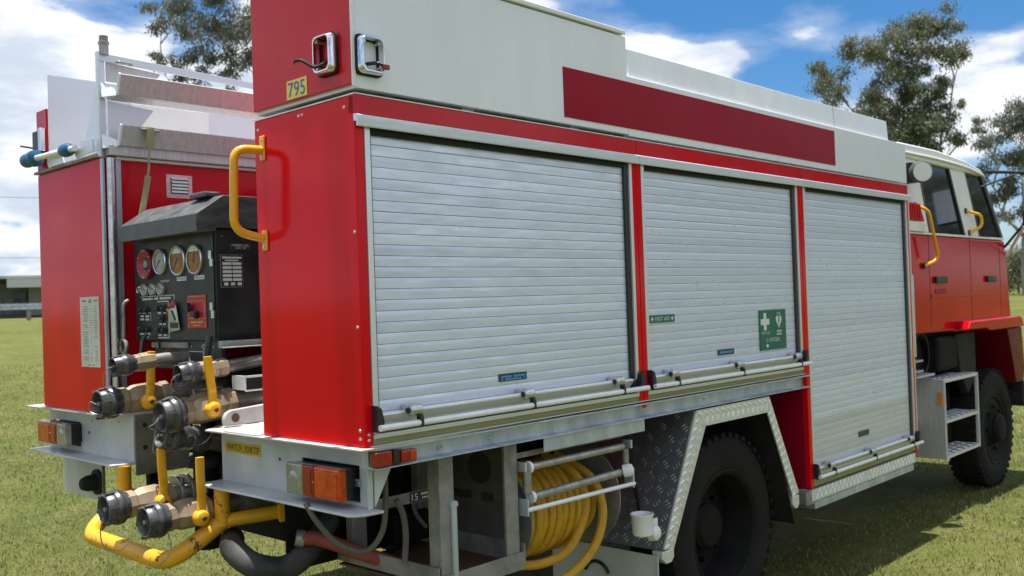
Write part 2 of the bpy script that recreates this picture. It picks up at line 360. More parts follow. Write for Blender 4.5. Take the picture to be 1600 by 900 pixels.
class MB:
    """Collects shapes in scene coordinates and links them as one mesh object."""

    def __init__(s, apart=False): s.v = []; s.f = []; s.mi = []; s.cur = 0; s.isl = []; s.apart = apart

    def mat(s, i): s.cur = i; return s

    def add(s, vs, fs):
        o = len(s.v); s.v += [tuple(p) for p in vs]; s.isl.append((o, len(s.v)))
        for f in fs: s.f.append(tuple(o + i for i in f)); s.mi.append(s.cur)
        return s

    def box(s, x0, x1, y0, y1, z0, z1):
        x0, x1 = min(x0, x1), max(x0, x1); y0, y1 = min(y0, y1), max(y0, y1); z0, z1 = min(z0, z1), max(z0, z1)
        return s.add([(x0, y0, z0), (x1, y0, z0), (x1, y1, z0), (x0, y1, z0), (x0, y0, z1), (x1, y0, z1), (x1, y1, z1), (x0, y1, z1)],
                     [(0, 3, 2, 1), (4, 5, 6, 7), (0, 1, 5, 4), (1, 2, 6, 5), (2, 3, 7, 6), (3, 0, 4, 7)])

    def prism(s, poly, axis, a, b):
        """poly: 2-D outline in the two other axes (x,z for 'y'; y,z for 'x'; x,y for 'z')."""
        n = len(poly)

        def mk(p, t):
            return {'y': (p[0], t, p[1]), 'x': (t, p[0], p[1]), 'z': (p[0], p[1], t)}[axis]
        vs = [mk(p, a) for p in poly] + [mk(p, b) for p in poly]
        fs = [tuple(range(n)), tuple(range(2 * n - 1, n - 1, -1))] + [(i, (i + 1) % n + 0, n + (i + 1) % n, n + i) for i in range(n)]
        return s.add(vs, fs)

    def hull(s, a, b):
        """loft between two equal-length 3-D outlines, capped."""
        n = len(a)
        return s.add(list(a) + list(b), [tuple(range(n - 1, -1, -1)), tuple(range(n, 2 * n))] + [(i, (i + 1) % n, n + (i + 1) % n, n + i) for i in range(n)])

    def lathe(s, org, axis, prof, seg=20, cap=True, up=None):
        """prof: (distance along axis, radius) pairs."""
        org = vec(org); ax = vec(axis).normalized()
        t = vec(up) if up else (vec((0, 0, 1)) if abs(ax.z) < 0.9 else vec((1, 0, 0)))
        u = (t - ax * t.dot(ax)).normalized(); w = ax.cross(u)
        vs = []; fs = []
        for d, r in prof:
            for k in range(seg):
                a = 2 * math.pi * k / seg
                vs.append(org + ax * d + (u * math.cos(a) + w * math.sin(a)) * max(r, 1e-4))
        for i in range(len(prof) - 1):
            for k in range(seg):
                k2 = (k + 1) % seg
                fs.append((i * seg + k, i * seg + k2, (i + 1) * seg + k2, (i + 1) * seg + k))
        if cap:
            fs.append(tuple(range(seg - 1, -1, -1))); fs.append(tuple((len(prof) - 1) * seg + k for k in range(seg)))
        return s.add(vs, fs)

    def cyl(s, a, b, r, r2=None, seg=14):
        a = vec(a); b = vec(b)
        return s.lathe(a, b - a, [(0, r), ((b - a).length, r if r2 is None else r2)], seg)

    def tube(s, pts, r, seg=10, closed=False, flat=None):
        """sweep a circle (or flat=(half width, half thickness, width direction) section) along a path."""
        P = [vec(p) for p in pts]; n = len(P); vs = []; fs = []
        pu = None
        rr = r if isinstance(r, (list, tuple)) else [r] * n
        for i, p in enumerate(P):
            t = ((P[(i + 1) % n] if (closed or i < n - 1) else P[i]) - (P[i - 1] if (closed or i > 0) else P[i])).normalized()
            if flat: u = (vec(flat[2]) - t * vec(flat[2]).dot(t)).normalized()
            elif pu is None:
                q = vec((0, 0, 1)) if abs(t.z) < 0.9 else vec((1, 0, 0)); u = (q - t * q.dot(t)).normalized()
            else: u = (pu - t * pu.dot(t)).normalized()
            pu = u; w = t.cross(u)
            for k in range(seg):
                a = 2 * math.pi * (k + 0.5) / seg
                ca, sa = math.cos(a), math.sin(a)
                if flat:
                    e = 0.45
                    ca = math.copysign(abs(ca) ** e, ca); sa = math.copysign(abs(sa) ** e, sa)
                    vs.append(p + u * ca * flat[0] * rr[i] + w * sa * flat[1] * rr[i])
                else: vs.append(p + (u * ca + w * sa) * rr[i])
        m = n if closed else n - 1
        for i in range(m):
            j = (i + 1) % n
            for k in range(seg):
                k2 = (k + 1) % seg
                fs.append((i * seg + k, i * seg + k2, j * seg + k2, j * seg + k))
        if not closed:
            fs.append(tuple(range(seg - 1, -1, -1))); fs.append(tuple((n - 1) * seg + k for k in range(seg)))
        return s.add(vs, fs)

    def groups(s):
        """vertex ranges of the shapes that stand apart from each other"""
        k = len(s.isl)
        if k < 2: return None
        a = np.array(s.v, dtype=float); lo = np.array([a[i:j].min(0) for i, j in s.isl]); hi = np.array([a[i:j].max(0) for i, j in s.isl])
        size = (hi - lo).max(1); g = list(range(k))
        for i in range(k):
            for j in range(i):
                gap = np.linalg.norm(np.maximum(0, np.maximum(lo[i] - hi[j], lo[j] - hi[i])))
                if gap <= max(.019, .48 * max(size[i], size[j])):
                    o, n = g[i], g[j]
                    g = [n if q == o else q for q in g]
        return g if len(set(g)) > 1 else None

    def build(s, name, mats, parent=None, bev=0.0, smooth=35, org=None, seg=2):
        g = s.groups() if len(s.isl) < 60 else None
        if s.apart and len(s.isl) > 1: g = list(range(len(s.isl)))
        if g:
            out = []
            for q in dict.fromkeys(g):
                m = MB(); mats_i = []
                for (i, j), gi in zip(s.isl, g):
                    if gi != q: continue
                    m.add(s.v[i:j], [tuple(x - i for x in f) for f in s.f if i <= f[0] < j])
                out.append(m.build(name, mats if isinstance(mats, str) else mats[0], parent, bev, smooth, org, seg))
            return out[0]
        if isinstance(mats, str): mats = [mats]
        a = np.array(s.v, dtype=float)
        o = vec(org) if org is not None else vec(((a.min(0) + a.max(0)) / 2).tolist())
        me = bpy.data.meshes.new(name)
        me.from_pydata([(p[0] - o.x, p[1] - o.y, p[2] - o.z) for p in s.v], [], s.f)
        for m in mats: me.materials.append(MATS[m])
        if len(mats) > 1: me.polygons.foreach_set('material_index', s.mi)
        me.validate(); fix_normals(me)
        if smooth: me.shade_smooth(); me.set_sharp_from_angle(angle=R(smooth))
        ob = bpy.data.objects.new(name, me); COL.objects.link(ob)
        place(ob, o, parent)
        if bev:
            bm = ob.modifiers.new('bevel', 'BEVEL'); bm.width = bev; bm.segments = seg; bm.limit_method = 'ANGLE'; bm.angle_limit = R(38)
            bm.harden_normals = True
        return ob


def fix_normals(me):
    import bmesh
    b = bmesh.new(); b.from_mesh(me); bmesh.ops.recalc_face_normals(b, faces=b.faces); b.to_mesh(me); b.free()


def place(ob, o, parent):
    ORIGIN[ob.name] = vec(o)
    if parent is not None:
        ob.parent = parent; ob.location = vec(o) - ORIGIN[parent.name]
    else: ob.location = o


def empty(name, o, parent=None):
    e = bpy.data.objects.new(name, None); e.empty_display_size = 0.1; COL.objects.link(e); place(e, o, parent); return e


def clone(ob, o, parent):
    c = ob.copy(); COL.objects.link(c); place(c, o, parent); return c


def tag(o, label, cat, group=None, kind=None):
    o['label'] = label; o['category'] = cat
    if group: o['group'] = group
    if kind: o['kind'] = kind
    return o


def arc(c, r, a0, a1, n, u, w):
    c = vec(c); u = vec(u); w = vec(w)
    return [c + u * (r * math.cos(R(a0 + (a1 - a0) * i / n))) + w * (r * math.sin(R(a0 + (a1 - a0) * i / n))) for i in range(n + 1)]


def round_path(pts, r, n=5):
    """polyline with filleted corners"""
    P = [vec(p) for p in pts]; out = [P[0]]
    for i in range(1, len(P) - 1):
        a, b, c = P[i - 1], P[i], P[i + 1]
        d = min(r, (a - b).length * 0.48, (c - b).length * 0.48)
        p, q = b + (a - b).normalized() * d, b + (c - b).normalized() * d
        for k in range(n + 1):
            t = k / n; out.append(p * (1 - t) ** 2 + b * 2 * t * (1 - t) + q * t * t)
    out.append(P[-1]); return out


def smooth_path(pts, n=6):
    """Catmull-Rom through the points"""
    P = [vec(p) for p in pts]; P = [P[0] * 2 - P[1]] + P + [P[-1] * 2 - P[-2]]; out = []
    for i in range(1, len(P) - 2):
        for k in range(n):
            t = k / n; a, b, c, d = P[i - 1:i + 3]
            out.append(0.5 * (2 * b + (c - a) * t + (2 * a - 5 * b + 4 * c - d) * t * t + (3 * b - a - 3 * c + d) * t ** 3))
    out.append(P[-2]); return out


def text(s, org, right, up, w, h, m, parent, name='lettering', depth=0.0006):
    """flat lettering fitted into a w x h box whose centre is org"""
    cu = bpy.data.curves.new('t', 'FONT'); cu.body = s; cu.align_x = 'CENTER'; cu.align_y = 'CENTER'; cu.resolution_u = 3
    t = bpy.data.objects.new('t', cu); COL.objects.link(t)
    dg = bpy.context.evaluated_depsgraph_get()
    me = bpy.data.meshes.new_from_object(t.evaluated_get(dg))
    bpy.data.objects.remove(t); bpy.data.curves.remove(cu)
    a = np.array([v.co[:] for v in me.vertices]); lo = a.min(0); hi = a.max(0); c = (lo + hi) / 2; e = hi - lo
    right = vec(right); up = vec(up); nrm = right.cross(up)
    for v in me.vertices:
        q = v.co
        v.co = right * ((q.x - c[0]) / e[0] * w) + up * ((q.y - c[1]) / e[1] * h) + nrm * depth
    me.materials.clear(); me.materials.append(MATS[m]); me.name = name
    ob = bpy.data.objects.new(name, me); COL.objects.link(ob); place(ob, org, parent); return ob


def print_bars(org, right, up, w, h, m, parent, words=(5, 3), depth=0.0006):
    """small print too fine to read: a row of letter-sized marks"""
    org, right, up = vec(org), vec(right), vec(up); n = right.cross(up) * depth
    tot = sum(words) + len(words) - 1; mb = MB(); k = 0
    for wd in words:
        for _ in range(wd):
            a = org + right * ((k + .12) / tot - .5) * w + n; b = org + right * ((k + .85) / tot - .5) * w + n
            hh = up * h * (.5 if random.random() < .75 else .38)
            mb.add([a - hh, b - hh, b + hh, a + hh], [(0, 1, 2, 3)]); k += 1
        k += 1
    return mb.build('print', m, parent, smooth=0)


REAR = dict(right=(0, -1, 0), up=(0, 0, 1))      # faces -X
SIDE = dict(right=(1, 0, 0), up=(0, 0, 1))       # faces -Y

# ------------------------------------------------------------------ ground and lawn


def ground_z(x, y):
    """flat round the truck, then a gentle rise away from it"""
    dx, dy = x - 1.5, y - 1.0
    r = np.hypot(dx, dy)
    az = np.arctan2(dy, dx)
    slope = np.where(np.cos(az - R(80)) > 0, 0.026 + 0.019 * np.cos(az - R(80)) ** 2, 0.020)
    t = np.clip((r - 11) / 36, 0, 1)
    return slope * 36 * (t * t * (3 - 2 * t))


def build_ground():
    rad = np.concatenate([np.linspace(0, 12, 13)[1:], np.linspace(14, 60, 20), [80, 120, 200, 400, 900, 2000, 4000]])
    seg = 96
    vs = [(1.5, 1.0, 0.0)]
    for r in rad:
        for k in range(seg):
            a = 2 * math.pi * k / seg
            x, y = 1.5 + r * math.cos(a), 1.0 + r * math.sin(a)
            vs.append((x, y, float(ground_z(x, y))))
    fs = [(0, 1 + k, 1 + (k + 1) % seg) for k in range(seg)]
    for i in range(len(rad) - 1):
        for k in range(seg):
            a, b = 1 + i * seg, 1 + (i + 1) * seg
            fs.append((a + k, b + k, b + (k + 1) % seg, a + (k + 1) % seg))
    mb = MB(); mb.add(vs, fs)
    g = mb.build('ground', 'lawn', smooth=180, org=(0, 0, 0)); g['kind'] = 'structure'; g['label'] = 'mown lawn around and behind the fire truck'


build_ground()


def build_grass():
    """short mown blades, thinning with distance, on the lawn each side of the truck"""
    n = 800000
    r = 1.2 + 26.0 * rng.random(n) ** 1.85
    az = R(-42) + R(172) * rng.random(n)
    x = CAM.x + r * np.cos(az); y = CAM.y + r * np.sin(az)
    thin = np.sin(x * 9.1 + 2.3 * np.sin(y * 6.7 + .5)) * np.sin(y * 8.3 + 2.1 * np.sin(x * 5.9)) * .5 + .5
    keep = ~((x > 0.3) & (x < 6.8) & (y > 0.5) & (y < 2.0)) & (rng.random(n) < .35 + .9 * thin)
    x, y, r = x[keep], y[keep], r[keep]; n = len(x)
    # clumpiness
    cl = np.sin(x * 5.1 + 1.3 * np.sin(y * 3.7)) * np.sin(y * 4.3 + 1.7 * np.sin(x * 2.9)) * 0.5 + 0.5
    h = (0.010 + 0.018 * rng.random(n)) * (0.6 + 0.8 * cl) * (1 + r * 0.03) * np.where(rng.random(n) < .04, 1.9, 1.0)
    w = (0.0012 + 0.0011 * rng.random(n)) * (1 + r * 0.10)
    a = rng.random(n) * 2 * np.pi; lean = 0.25 + 0.95 * rng.random(n); la = rng.random(n) * 2 * np.pi
    z = ground_z(x, y)
    ux, uy = np.cos(a) * w, np.sin(a) * w
    lx, ly = np.cos(la) * h * lean, np.sin(la) * h * lean
    v = np.empty((n, 5, 3), dtype=np.float32)
    v[:, 0] = np.stack([x - ux, y - uy, z - 0.002], 1); v[:, 1] = np.stack([x + ux, y + uy, z - 0.002], 1)
    v[:, 2] = np.stack([x - ux * .8 + lx * .4, y - uy * .8 + ly * .4, z + h * .62], 1)
    v[:, 3] = np.stack([x + ux * .8 + lx * .4, y + uy * .8 + ly * .4, z + h * .62], 1)
    v[:, 4] = np.stack([x + lx, y + ly, z + h * (1.05 - 0.3 * lean)], 1)
    base = np.arange(n)[:, None] * 5
    loops = np.concatenate([base + np.array([0, 1, 3, 2]), base + np.array([2, 3, 4])], 1).ravel()
    me = bpy.data.meshes.new('grass')
    me.vertices.add(n * 5); me.vertices.foreach_set('co', v.ravel())
    me.loops.add(n * 7); me.loops.foreach_set('vertex_index', loops.astype(np.int32))
    me.polygons.add(n * 2)
    st = (np.arange(n)[:, None] * 7 + np.array([0, 4])).ravel()
    me.polygons.foreach_set('loop_start', st.astype(np.int32))
    me.update(calc_edges=True)
    patch = np.sin(x * 1.1 + 2 * np.sin(y * .8)) * np.sin(y * 1.3 + 1.4 * np.sin(x * 1.7)) * .5 + .5
    tone = np.clip(rng.random(n) * 0.55 + 0.55 * (rng.random(n) < 0.10 + 0.32 * patch), 0, 1)
    at = me.attributes.new('tone', 'FLOAT', 'POINT'); at.data.foreach_set('value', np.repeat(tone, 5).astype(np.float32))
    me.materials.append(MATS['grass_blade'])
    ob = bpy.data.objects.new('grass', me); COL.objects.link(ob)
    tag(ob, 'short sunlit grass with dry straw patches round the truck', 'grass', kind='stuff')


build_grass()

# ------------------------------------------------------------------ the fire truck
truck = empty('fire_truck', (2.25, 1.28, 0))
tag(truck, 'red and white fire truck with aluminium roller shutters and rear pump panel', 'fire truck')


def bx(name, m, x0, x1, y0, y1, z0, z1, parent=truck, bev=0.0):
    return MB().box(x0, x1, y0, y1, z0, z1).build(name, m, parent, bev)


def stud(mb, c, u, v, n, l, w, h):
    c, u, v, n = vec(c), vec(u), vec(v), vec(n)
    p = [c - u * l, c - u * l * .45 + v * w * .8, c + u * l * .45 + v * w * .8, c + u * l, c + u * l * .45 - v * w * .8, c - u * l * .45 - v * w * .8]
    q = [c - u * l * .5 + n * h, c + u * l * .5 + n * h]
    o = len(mb.v)
    mb.add(p + q, [(0, 1, 6), (1, 2, 7, 6), (2, 3, 7), (3, 4, 7), (4, 5, 6, 7), (5, 0, 6)])


def tread_plate(name, quad, parent, t=0.003, pitch=0.045, l=0.02, w=0.0055, h=0.002, nrm=None, m='tread_plate'):
    """plate (four corners) with the five-bar style raised lozenges on its face"""
    a, b, c, d = [vec(p) for p in quad]
    n = (b - a).cross(d - a).normalized()
    if nrm and n.dot(vec(nrm)) < 0: n = -n
    mb = MB(); mb.hull([a, b, c, d], [p - n * t for p in (a, b, c, d)])
    nu = max(1, int((b - a).length / pitch)); nv = max(1, int((d - a).length / pitch))
    e1 = (b - a).normalized(); e2 = n.cross(e1)
    for i in range(nu):
        for j in range(nv):
            s_, t_ = (i + .5) / nu, (j + .5) / nv
            p = a.lerp(b, s_).lerp(d.lerp(c, s_), t_)
            k = (i + j) % 2
            u = (e1 + e2).normalized() if k else (e1 - e2).normalized()
            for off in (-1, 0, 1):
                stud(mb, p + n.cross(u) * off * pitch * .27, u, n.cross(u), n, l * (1 if off == 0 else .8), w, h)
    return mb.build(name, m, parent, smooth=0)


# --- lockers (right-hand side towards the camera, y = 0 is its outer skin)
rear = MB().prism([(0, 0), (0.036, 0), (0.036, 0.022), (0.018, 0.03), (0.018, 0.575), (0, 0.575)], 'z', 1.172, 2.284).build('rear_panel', 'red_paint', truck, 0.004)
bx('locker_body', 'black_panel', 0.02, 2.983, 0.04, 0.57, 1.178, 2.27)
bx('locker_body', 'black_panel', 2.992, 4.47, 0.04, 0.57, 0.57, 2.272)
bx('tank_body', 'red_paint', 0.95, 4.47, 0.572, 1.828, 1.0, 2.27)
bx('end_wall', 'red_film_and_shade', 2.984, 2.990, 0.024, 0.57, 0.552, 1.104, bev=0.001)  # shade under the body put into the colour by using the darker red
post = MB(True).box(1.459, 1.490, -0.001, 0.03, 1.172, 2.221).box(1.494, 1.524, -0.001, 0.03, 1.172, 2.221).build('door_post', 'red_paint', truck, 0.003)
bx('door_post_foot', 'red_paint', 1.470, 1.490, -0.016, -0.001, 1.146, 1.164, bev=0.004)
MB(True).box(2.953, 2.984, -0.001, 0.03, 1.172, 2.221).box(2.988, 3.022, -0.001, 0.03, 0.552, 2.221).build('door_post', 'red_paint', truck, 0.003)
bx('door_post', 'red_paint', 4.478, 4.502, -0.001, 0.04, 0.53, 2.221, bev=0.003)
bx('edge_trim', 'aluminium', 4.503, 4.515, -0.004, 0.03, 0.56, 2.20, bev=0.002)
for a, b in ((0.0, 1.4925), (1.4965, 2.998), (3.002, 4.502)):
    bx('fascia', 'red_paint_faded', a, b, -0.004, 0.03, 2.2225, 2.285, bev=0.003)
    prof = [(0.0, 2.221), (-0.016, 2.220), (-0.0235, 2.217), (-0.0245, 2.213), (-0.0215, 2.205), (-0.0235, 2.186), (-0.0215, 2.181), (-0.014, 2.181), (-0.014, 2.196), (0.0, 2.200)]
    MB().prism(prof, 'x', a - 0.004, b - 0.003).build('drip_rail', 'slat_aluminium', truck, 0.001)
# bright folded edge between fascia and the rear panel
bx('edge_seam', 'white_cream', -0.001, 4.50, -0.0055, 0.02, 2.2855, 2.289)
bx('edge_seam', 'white_cream', -0.002, 0.016, 0.0, 0.575, 2.2845, 2.2885)


def shutter(x0, x1, z0, dark_below, sticker, clamps, words):
    """roller shutter: jambs, guides, slats, lift bar"""
    e = empty('roller_shutter', ((x0 + x1) / 2, 0.03, z0), truck)
    zt = 2.205
    MB(True).box(x0, x0 + 0.022, -0.003, 0.035, z0, zt).box(x1 - 0.018, x1, -0.003, 0.035, z0, zt).build('door_jamb', 'aluminium', e, 0.002)
    MB(True).box(x0 + 0.022, x0 + 0.029, 0.004, 0.035, z0, zt).box(x1 - 0.046, x1 - 0.018, 0.006, 0.035, z0, zt).build('door_guide', 'black_plastic', e)
    xa, xb = x0 + 0.029, x1 - 0.046
    bx('shutter_backing', 'black_panel', xa, xb, 0.032, 0.037, z0, zt, e)
    pitch = 0.0357; h = 0.0346
    prof = [(0.030, 0), (0.0166, 0.0), (0.0156, 0.0009), (0.0154, h * .3), (0.0153, h * .6), (0.0156, h - 0.0022), (0.0162, h - 0.0008), (0.0170, h), (0.030, h)]
    src = {}
    z = z0 + 0.066
    while z < zt - 0.01:
        key = 'slat_darker' if z < dark_below else 'slat_aluminium'
        if key not in src:
            src[key] = MB().prism([(p[0], p[1] + z) for p in prof], 'x', xa + 0.001, xb - 0.001).build('slat', key, e, smooth=40)
            oz = ORIGIN[src[key].name].z - z
        else:
            c = clone(src[key], ((xa + xb) / 2, ORIGIN[src[key].name].y, z + oz), e)
            c.rotation_euler.x = R(rng.normal(0, 0.5))
        z += pitch
    bx('top_strip', 'rubber', xa, xb, 0.001, 0.0145, 2.163, 2.190, e)  # dark strip across the shutter top, just below the drip rail
    # bottom bar with its sloping ledge, and the lift rail carried on clamps
    MB().prism([(0.03, z0 + 0.012), (0.012, z0 + 0.012), (0.010, z0 + 0.030), (-0.006, z0 + 0.046), (-0.012, z0 + 0.056), (-0.006, z0 + 0.062), (0.012, z0 + 0.065), (0.03, z0 + 0.065)], 'x', xa + .002, xb - .002).build('bottom_bar', 'aluminium', e, 0.001)
    bx('seal_strip', 'rubber', xa, xb, 0.010, 0.03, z0 + 0.002, z0 + 0.0115, e)
    zr = z0 + 0.021
    MB().cyl((x0 - 0.005, -0.040, zr), (x1 + 0.012, -0.040, zr), 0.0105, seg=16).build('lift_rail', 'white_rail', e)
    MB().cyl((clamps[0], -0.0175, z0 + 0.062), (clamps[2] - 0.01, -0.0175, z0 + 0.062), 0.0075, seg=12).build('upper_rail', 'white_rail', e)
    for i, cx in enumerate(clamps):
        MB().box(cx - 0.012, cx + 0.030, -0.010, 0.012, z0 + 0.060, z0 + 0.082).lathe((cx - 0.018, -0.030, z0 + 0.064), (1, 0, 0), [(0, 0.014), (0.004, 0.020), (0.046, 0.020), (0.050, 0.015)], 18).build('clamp', 'stainless' if i != 0 or dark_below < 1 else 'stainless', e, 0.003)
        MB().lathe((cx - 0.024, -0.030, z0 + 0.064), (1, 0, 0), [(0, 0.008), (0.002, 0.010), (0.008, 0.010)], 12).prism([(-0.052, zr - 0.013), (-0.028, zr - 0.016), (-0.026, zr + 0.030), (-0.018, zr + 0.040), (-0.040, zr + 0.042), (-0.050, zr + 0.016)], 'x', cx + 0.018, cx + 0.032).build('clamp_hook', 'black_plastic', e, 0.003)
    for sx, xx in ((1, x0 + 0.004), (-1, x1 - 0.004)):
        MB().prism([(xx - .010 * sx, z0 + 0.006), (xx + 0.014 * sx, z0 + 0.006), (xx + 0.018 * sx, z0 + 0.040), (xx + 0.008 * sx, z0 + 0.080), (xx - .010 * sx, z0 + 0.092)], 'y', -0.032, 0.004).build('end_bracket', 'black_plastic', e, 0.004)
    sx0, sx1, sz0, sz1 = sticker
    st = bx('maker_sticker', 'sticker_teal', sx0, sx1, 0.0118, 0.0136, sz0, sz1, e)
    return e


DC = 0.0  # shutters sit flush between the posts
s1 = shutter(0.037, 1.458, 1.212, 0.0, (0.625, 0.772, 1.326, 1.354), (0.175, 0.722, 1.270), None)
s2 = shutter(1.525, 2.952, 1.212, 0.0, (2.118, 2.265, 1.325, 1.352), (1.672, 2.228, 2.822), None)
s3 = shutter(3.023, 4.477, 0.592, 0.895, (3.645, 3.790, 0.745, 0.778), (3.175, 3.725, 4.312), None)
print_bars((0.698, 0.0112, 1.343), **SIDE, w=0.13, h=0.008, m='sticker_sky', words=(6, 7), parent=s1)
print_bars((0.698, 0.0112, 1.333), **SIDE, w=0.13, h=0.007, m='sticker_sky', words=(1, 8, 1), parent=s1)
print_bars((2.19, 0.0112, 1.338), **SIDE, w=0.12, h=0.010, m='sticker_sky', words=(8,), parent=s2)

# first-aid notices on the middle shutter
fs = bx('first_aid_sticker', 'sticker_green', 1.568, 1.762, 0.0118, 0.0138, 1.500, 1.534, s2)
text('FIRST AID', (1.665, 0.0112, 1.517), **SIDE, w=0.11, h=0.018, m='sticker_white', parent=s2)
for cx in (1.588, 1.742):
    MB().box(cx - 0.010, cx + 0.010, 0.0105, 0.0112, 1.514, 1.520).box(cx - 0.003, cx + 0.003, 0.0106, 0.0113, 1.507, 1.527).build('cross_mark', 'sticker_white', s2)
sg = bx('medical_sign', 'sticker_green', 2.520, 2.796, 0.0105, 0.0138, 1.322, 1.526, s2)
MB().box(2.530, 2.618, 0.0092, 0.0100, 1.452, 1.482).box(2.560, 2.588, 0.0093, 0.0101, 1.424, 1.512).build('cross_mark', 'sticker_white', s2)
heart = []
for k in range(28):
    t = 2 * math.pi * k / 28
    heart.append((2.718 + 0.030 * math.sin(t) ** 3, 1.468 + 0.0023 * (13 * math.cos(t) - 5 * math.cos(2 * t) - 2 * math.cos(3 * t) - math.cos(4 * t))))
MB().prism(heart, 'y', 0.0093, 0.0101).build('heart_mark', 'sticker_white', s2)
MB().prism([(2.722, 1.492), (2.707, 1.466), (2.716, 1.468), (2.710, 1.446), (2.728, 1.474), (2.719, 1.472), (2.730, 1.490)], 'y', 0.0086, 0.0092).build('bolt_mark', 'sticker_green', s2)
text('AED', (2.718, 0.0098, 1.507), **SIDE, w=0.045, h=0.012, m='sticker_white', parent=s2)
text('FIRST AID', (2.578, 0.0098, 1.410), **SIDE, w=0.085, h=0.013, m='sticker_white', parent=s2)
print_bars((2.718, 0.0098, 1.416), **SIDE, w=0.05, h=0.010, m='sticker_white', words=(5,), parent=s2)
print_bars((2.718, 0.0098, 1.400), **SIDE, w=0.05, h=0.010, m='sticker_white', words=(4,), parent=s2)
text('OXYGEN', (2.665, 0.0098, 1.374), **SIDE, w=0.105, h=0.020, m='sticker_white', parent=s2)
text('O', (2.590, 0.0098, 1.372), **SIDE, w=0.018, h=0.020, m='sticker_white', parent=s2)
MB().prism([(2.580, 1.352), (2.604, 1.352), (2.604, 1.344), (2.592, 1.332), (2.580, 1.344)], 'y', 0.0093, 0.0101).build('arrow_mark', 'sticker_white', s2)

# sills and the galvanised side rail
bx('door_sill', 'seal_olive', 0.037, 1.458, 0.002, 0.035, 1.1765, 1.1955, bev=0.001)
bx('sill_trim', 'aluminium', 0.037, 1.458, -0.002, 0.035, 1.1960, 1.2105, bev=0.001)
bx('door_sill', 'seal_olive', 1.525, 2.952, 0.002, 0.035, 1.1765, 1.1955, bev=0.001)
bx('sill_trim', 'aluminium', 1.525, 2.952, -0.002, 0.035, 1.1960, 1.2105, bev=0.001)
bx('door_sill', 'seal_olive', 3.023, 4.477, 0.002, 0.035, 0.556, 0.590, bev=0.001)
bx('sill_edge', 'aluminium', 0.02, 2.952, -0.012, 0.035, 1.1725, 1.1760)
MB().prism([(-0.016, 1.166), (0.06, 1.166), (0.06, 1.099), (-0.016, 1.099), (-0.016, 1.104), (0.024, 1.108), (0.024, 1.156), (-0.016, 1.159)], 'x', 0.03, 3.0).build('side_rail', 'galvanised', truck, 0.0015)
bx('packing_plate', 'galvanised', 0.838, 1.484, -0.004, 0.002, 1.046, 1.0985, bev=0.002)
for k in range(3):
    MB().lathe((0.20 + k * 0.0, 0.024, 1.13), (0, -1, 0), [(0, 0.006), (0.004, 0.006), (0.006, 0.003)], 10)
for cx, cz in ((0.565, 1.133), (0.578, 1.128), (0.330, 1.128), (0.345, 1.131), (1.02, 1.135), (2.0, 1.13)):
    MB().lathe((cx, 0.024, cz), (0, -1, 0), [(0, 0.006), (0.004, 0.006), (0.006, 0.003)], 8).build('rivet', 'galvanised', truck)
e = empty('marker_light', (0.06, 0, 1.13), truck)
bx('lens', 'lens_red', 0.018, 0.086, -0.030, 0.0, 1.110, 1.157, e, 0.005)
e = empty('marker_light', (0.145, 0, 1.13), truck)
bx('housing', 'black_plastic', 0.096, 0.124, -0.022, 0.02, 1.110, 1.152, e, 0.003)
bx('lens', 'lens_red', 0.125, 0.190, -0.030, 0.0, 1.110, 1.150, e, 0.006)
bx('lens_strip', 'lens_amber', 0.160, 0.184, -0.033, -0.028, 1.114, 1.146, e, 0.002)

# --- upper white hose box and sign board
MB().box(0.012, 1.452, 0.0, 0.575, 2.306, 2.722).build('upper_box', 'white_paint', truck, 0.003)
bx('upper_rear_panel', 'red_paint_faded', -0.002, 0.011, 0.002, 0.573, 2.318, 2.760, bev=0.002)
bx('upper_rear_edge', 'white_cream', -0.004, 0.009, -0.004, 0.0015, 2.310, 2.760)
bx('upper_lid', 'white_cream', 0.0, 1.440, -0.010, 0.585, 2.727, 2.746, bev=0.004)
bx('sign_board', 'white_paint', 1.453, 4.505, 0.0, 0.52, 2.300, 2.556, bev=0.003)
MB().hull([(1.484, 0.012, 2.5565), (4.255, 0.012, 2.5565), (4.255, 0.48, 2.5565), (1.484, 0.48, 2.5565)], [(1.484, 0.020, 2.682), (4.255, 0.020, 2.682), (4.255, 0.44, 2.682), (1.484, 0.44, 2.682)]).build('roof_locker', 'white_paint', truck, 0.003)
MB().hull([(3.476, 0.011, 2.558), (3.479, 0.011, 2.558), (3.479, 0.03, 2.558), (3.476, 0.03, 2.558)], [(3.476, 0.0185, 2.68), (3.479, 0.0185, 2.68), (3.479, 0.03, 2.68), (3.476, 0.03, 2.68)]).build('panel_joint', 'ink_grey', truck)
bx('red_stripe', 'red_film_and_shade', 1.028, 3.440, -0.003, 0.0, 2.332, 2.530)
for cx in np.linspace(0.2, 4.4, 15):
    w = 0.02 + 0.05 * random.random()
    bx('spacer', 'black_plastic' if random.random() < .6 else 'galvanised', cx, cx + w, 0.03, 0.50, 2.290, 2.2985 if cx > 1.4 else 2.3045)
# plate 795
pl = bx('number_plate', 'plate_yellow', -0.0042, -0.0025, 0.243, 0.360, 2.323, 2.386)
text('795', (-0.0048, 0.3015, 2.3545), **REAR, w=0.098, h=0.050, m='sticker_blue', parent=truck, name='plate_lettering')


